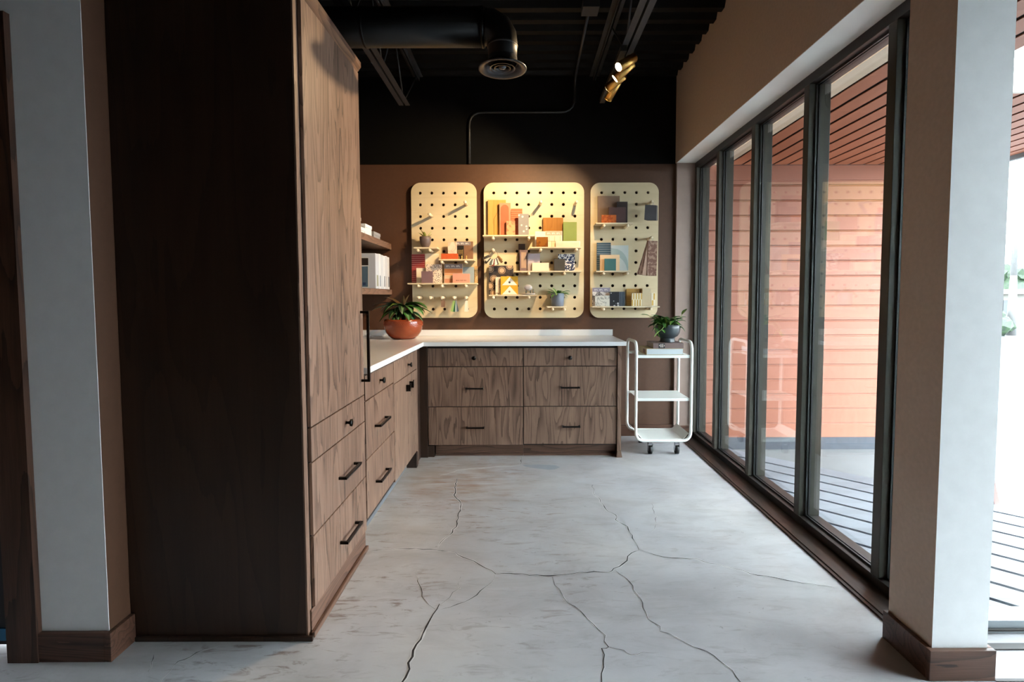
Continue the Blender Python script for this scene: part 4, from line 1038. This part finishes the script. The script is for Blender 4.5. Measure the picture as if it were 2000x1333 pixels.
sample('pebble_tile', 'black tile with white pebble shapes', 'tile', cR(235, 1035, 318, 1155), 1, R3, speck('pebbles', (36, 38, 44), (214, 216, 220), 30, .30, .4, True), .012)
ribbed('striped_tile', 'navy vertically striped tile on the lowest right shelf', cR(319, 1035, 370, 1155), 1, R3, plain((46, 62, 82), .5), 5, .008, plain((150, 156, 160), .5), True)
o, d = sample('weave_card', 'mustard grid card behind the gold check tile', 'card', cR(385, 1008, 525, 1155), 0, R3, None or stripes('mustard_grid', (176, 134, 60), (148, 106, 52), .014, 'X', .75))
x0, x1, Y, z0, z1 = d
for i in range(7): printbox(o, x0 + .002, x1 - .002, Y, z0 + .004 + i * .0185, z0 + .008 + i * .0185, plain((146, 104, 48), .6), 0, 'woven_line')
o, d = sample('check_tile', 'gold and cream checked tile on the lowest right shelf', 'tile', cR(433, 1047, 524, 1155), 2, R3, plain((228, 218, 192), .5, var=.02), .012)
x0, x1, Y, z0, z1 = d; pw = (x1 - x0) / 4
for i in range(4):
    for j in range(2):
        if True: printbox(o, x0 + i * pw + (pw * .5 if j else 0), x0 + i * pw + (pw * .5 if j else 0) + pw * .45, Y, z0 + j * (z1 - z0) / 2 + .002, z0 + (j + 1) * (z1 - z0) / 2 - .002, plain((200, 160, 76), .5, var=.03), 0, 'check')
sample('sample_book', 'beige swatch book standing beside the gold check tile', 'book', cR(526, 1005, 602, 1155), 1, R3, plain((196, 178, 146), .5, var=.03), .03, .002)
o, d = sample('check_tile', 'narrow cream tile with gold blocks at the shelf end', 'tile', cR(608, 1045, 642, 1155), 1, R3, plain((232, 222, 200), .5), .012)
printbox(o, d[0] + .004, d[1] - .016, d[2], d[3] + .005, d[3] + .05, plain((206, 166, 84), .5), 0, 'check'); printbox(o, d[0] + .018, d[1] - .003, d[2], d[3] + .055, d[4] - .004, plain((206, 166, 84), .5), 0, 'check')

# ------------------------------------------------------------------ planter on the counter
pc = Vector((-.995, 4.37, .9183))
TERRA = NT('terracotta_glaze'); tf = TERRA.noise(TERRA.coord(), 8, 3)
TERRA = TERRA.fin(TERRA.ramp(tf, [(.3, lin((124, 54, 28))), (.7, lin((150, 70, 38)))]), .18)
t = thing('potted_plant', 'orange glazed bowl planter with striped dark green leaves on the counter', 'potted plant', pc)
prof = [(.082, 0), (.094, .003), (.122, .026), (.143, .055), (.156, .088), (.161, .120), (.160, .145), (.156, .163), (.150, .165), (.147, .158), (.146, .13), (.02, .125)]
bw = mk('bowl', lathe(B(), prof, pc, 48), TERRA, t)
nb = B()
def rad(zz):
    for (r0_, z0_), (r1_, z1_) in zip(prof, prof[1:]):
        if z0_ <= zz <= z1_: return r0_ + (r1_ - r0_) * (zz - z0_) / (z1_ - z0_)
for rI in range(4):
    zz = .150 - rI * .0115; r_ = rad(zz)
    for k in range(60):
        a = (k + .5 * (rI % 2)) * 2 * math.pi / 60
        bmesh.ops.create_icosphere(nb, subdivisions=1, radius=.0032, matrix=Matrix.Translation((pc.x + r_ * math.cos(a), pc.y + r_ * math.sin(a), pc.z + zz)))
for f in nb.faces: f.smooth = True
no = mk('raised_dots', nb, TERRA, bw); no['kind'] = 'stuff'
mk('soil', lathe(B(), [(.0005, .135), (.145, .135), (.12, .15), (.0005, .155)], pc, 24, close=False), plain((132, 104, 84), .9, var=.4, sc_=120), t)
mk('stem', tube(B(), [pc + Vector((0, 0, .14)), pc + Vector((.003, 0, .25)), pc + Vector((.008, 0, .345))], [.02, .014, .004], 10), plain((74, 58, 36), .7, var=.2), t)
STRP, DKL, BRN = leafmat((96, 128, 84)), leafmat((20, 48, 26)), leafmat((78, 58, 34))
specs = [  # azimuth deg (0 = +x), elevation, length, width, droop, start height, kind
    (-8, .55, .22, .058, 1.5, .27, 0), (-30, .35, .23, .055, 1.4, .25, 0), (-62, .1, .19, .052, 1.3, .23, 0), (8, .25, .24, .05, 1.0, .25, 0),
    (-95, .0, .15, .046, 1.2, .22, 1), (-120, .1, .18, .05, 1.4, .24, 1), (-150, .15, .21, .055, 1.5, .24, 0), (-165, .3, .25, .05, .9, .26, 1), (178, .35, .26, .04, .7, .27, 2),
    (-135, .6, .12, .05, 1.6, .27, 3), (160, .9, .20, .04, .7, .26, 2), (-40, .0, .16, .045, 1.2, .21, 1), (40, .5, .22, .05, 1.2, .26, 1), (75, .6, .2, .05, 1.2, .26, 1),
    (110, .6, .2, .05, 1.2, .26, 1), (140, .6, .2, .045, 1.1, .26, 1), (-75, 1.8, .1, .02, .3, .28, 2), (-20, 2.2, .1, .02, .3, .28, 2), (-170, .05, .22, .05, 1.3, .23, 1), (-105, .3, .13, .045, 1.8, .25, 1)]
specs += [(-15, .1, .19, .05, 1.3, .22, 1), (-50, .5, .17, .05, 1.9, .26, 0), (-80, .5, .15, .05, 2.2, .26, 1), (-140, .4, .2, .052, 1.9, .27, 1), (-175, .6, .2, .05, 1.8, .27, 1), (20, .4, .2, .05, 1.8, .27, 1), (-110, .05, .17, .045, 1.1, .2, 1)]
for az, el_, ln, wd, dp, hz, kd in specs:
    a = math.radians(az); mats = ([leafmat((44, 88, 30)), STRP], [DKL, STRP], [BRN, BRN], [leafmat((130, 150, 64)), STRP])[kd]
    leaf(t, pc + Vector((.012 * math.cos(a), .012 * math.sin(a), hz)), (math.cos(a), math.sin(a), el_), ln, wd * 1.5, dp, mats, 8)

# ------------------------------------------------------------------ cart
X0, X1, Y0, Y1 = .905, 1.345, 4.125, 4.475; ZT, ZB2 = .905, .112; rt = .0125
ca = thing('utility_cart', 'white three tier tubular cart on casters by the window', 'cart', ((X0 + X1) / 2, (Y0 + Y1) / 2, 0))
loop = [(X0, Y0, ZT), (X0, Y0, ZB2), (X1, Y0, ZB2), (X1, Y0, ZT), (X1, Y1, ZT), (X1, Y1, ZB2), (X0, Y1, ZB2), (X0, Y1, ZT)]
mk('tube_frame', tube(B(), bend_closed(loop, .075, 6), rt, 12, True), CARTW, ca)
for z in (.800, .455):
    b = B(); box(b, X0 + .013, X1 - .013, Y0 + .002, Y1 - .002, z - .004, z)
    box(b, X0 + .013, X1 - .013, Y0 + .002, Y0 + .005, z - .022, z - .004); box(b, X0 + .013, X1 - .013, Y1 - .005, Y1 - .002, z - .022, z - .004)
    mk('tray', b, CARTW, ca)
b = B(); prism(b, [(X0 + .012, ZB2 + .055), (X0 + .06, ZB2 + .004), (X1 - .06, ZB2 + .004), (X1 - .012, ZB2 + .055), (X1 - .012, ZB2 + .058), (X1 - .061, ZB2 + .008), (X0 + .061, ZB2 + .008), (X0 + .012, ZB2 + .058)], 'Y', Y0 + .012, Y1 - .012)
mk('tray', b, CARTW, ca)
for cx in (X0 + .12, X1 - .105):
    for cy in (Y0 + .006, Y1 - .006):
        cs = mk('caster', tube(B(), [(cx - .013, cy + .014, .034), (cx + .013, cy + .014, .034)], [.034, .034], 20), RUBBER, ca)
        b = B(); box(b, cx - .019, cx - .0155, cy - .004, cy + .022, .03, .09); box(b, cx + .0155, cx + .019, cy - .004, cy + .022, .03, .09); box(b, cx - .0155, cx + .0155, cy - .004, cy + .022, .082, .0995)
        mk('fork', b, CHROME, cs)
def book(label, x0, x1, y0, y1, z0, z1, cov, page, spine_front, z_open=True):
    t = thing('book', label, 'book', ((x0 + x1) / 2, (y0 + y1) / 2, z0), 'books on the cart')
    cv = plain(cov, .5, var=.04); w = .003
    cb_ = B(); box(cb_, x0, x1, y0, y1, z0, z0 + w); box(cb_, x0, x1, y0, y1, z1 - w, z1)
    if spine_front: box(cb_, x0, x1, y0, y0 + w, z0 + w, z1 - w)
    else: box(cb_, x0, x0 + w, y0, y1, z0 + w, z1 - w)
    mk('cover', cb_, cv, t)
    mk('pages', bx(x0 + w + .001 if not spine_front else x0 + .004, x1 - .004, y0 + (w + .0005 if spine_front else .003), y1 - .004, z0 + w + .0003, z1 - w - .0003), page, t)
    return t
PAGE = stripes('page_edges', (196, 204, 208), (172, 182, 188), .0022, 'Z', .6); PAGE2 = stripes('page_edges_tan', (160, 132, 108), (140, 112, 90), .0022, 'Z', .6)
bk1 = book('thick pale paged book lying on the cart top tray', .99, 1.285, 4.145, 4.40, .8005, .851, (178, 160, 120), PAGE, False)
mk('spine_print', bx(.9890, .9898, 4.19, 4.26, .81, .842), plain((110, 70, 56), .5), bk1)
bk2 = book('brown book with a dark lettered spine block on top of the pale book', 1.045, 1.287, 4.150, 4.385, .8515, .894, (112, 92, 88), PAGE2, True)
sp_ = mk('spine_block', bx(1.086, 1.138, 4.1490, 4.1497, .8525, .892), plain((38, 34, 36), .5), bk2)
for i, (dx, h0, h1) in enumerate(((.006, .018, .028), (.015, .008, .034), (.024, .008, .034), (.033, .008, .036), (.044, .016, .028))):
    mk('spine_letter', bx(1.086 + dx, 1.090 + dx, 4.1484, 4.1489, .8525 + h0, .8525 + h1), plain((214, 206, 196), .5), sp_)
pc2 = Vector((1.186, 4.262, .8945))
POTD = plain((52, 60, 64), .35, var=.04)
t = thing('potted_plant', 'charcoal footed bowl with a trailing green plant on the cart books', 'potted plant', pc2)
mk('bowl', lathe(B(), [(.062, 0), (.06, .006), (.056, .03), (.058, .036), (.085, .052), (.10, .08), (.1025, .115), (.1025, .143), (.098, .144), (.096, .12), (.02, .115)], pc2, 40), POTD, t)
mk('soil', lathe(B(), [(.0005, .118), (.094, .118), (.07, .128), (.0005, .13)], pc2, 20, close=False), plain((58, 44, 34), .9, var=.3, sc_=90), t)
random.seed(21)
for i in range(52):
    a = i * 2.399; rr = .02 + .05 * random.random(); el_ = random.uniform(.1, 1.9)
    sx = math.cos(a); ln = random.uniform(.075, .12)
    if sx < -.3: ln *= 1.15
    kind = random.choice(([LG1, LG2], [LG3, LG2], [leafmat((40, 110, 34)), LG2], [LG2, LGY]))
    leaf(t, pc2 + Vector((rr * math.cos(a), rr * math.sin(a), .125 + random.uniform(0, .045))), (math.cos(a), math.sin(a), el_), ln, random.uniform(.042, .062), random.uniform(.9, 2.0), kind, 6)
VINE = plain((150, 176, 96), .5)
for path in ([(-.02, -.06, .14), (-.04, -.10, .15), (-.075, -.115, .11), (-.085, -.11, .10)], [(-.05, -.05, .14), (-.10, -.06, .165), (-.125, -.06, .12), (-.115, -.06, .105)], [(.06, -.02, .14), (.09, -.02, .19), (.12, 0, .225)], [(-.06, 0, .14), (-.10, .0, .20), (-.15, .0, .215)]):
    P3 = [pc2 + Vector(p) for p in path]; mk('vine', tube(B(), bend(P3, .03, 4), .0022, 6), VINE, t)
    d_ = (P3[-1] - P3[-2]); leaf(t, P3[-1], d_, .075, .036, .4, [LG2, LGY], 5); leaf(t, P3[-2], d_ + Vector((.02, -.05, 0)), .06, .032, .8, [LG1, LG2], 5)
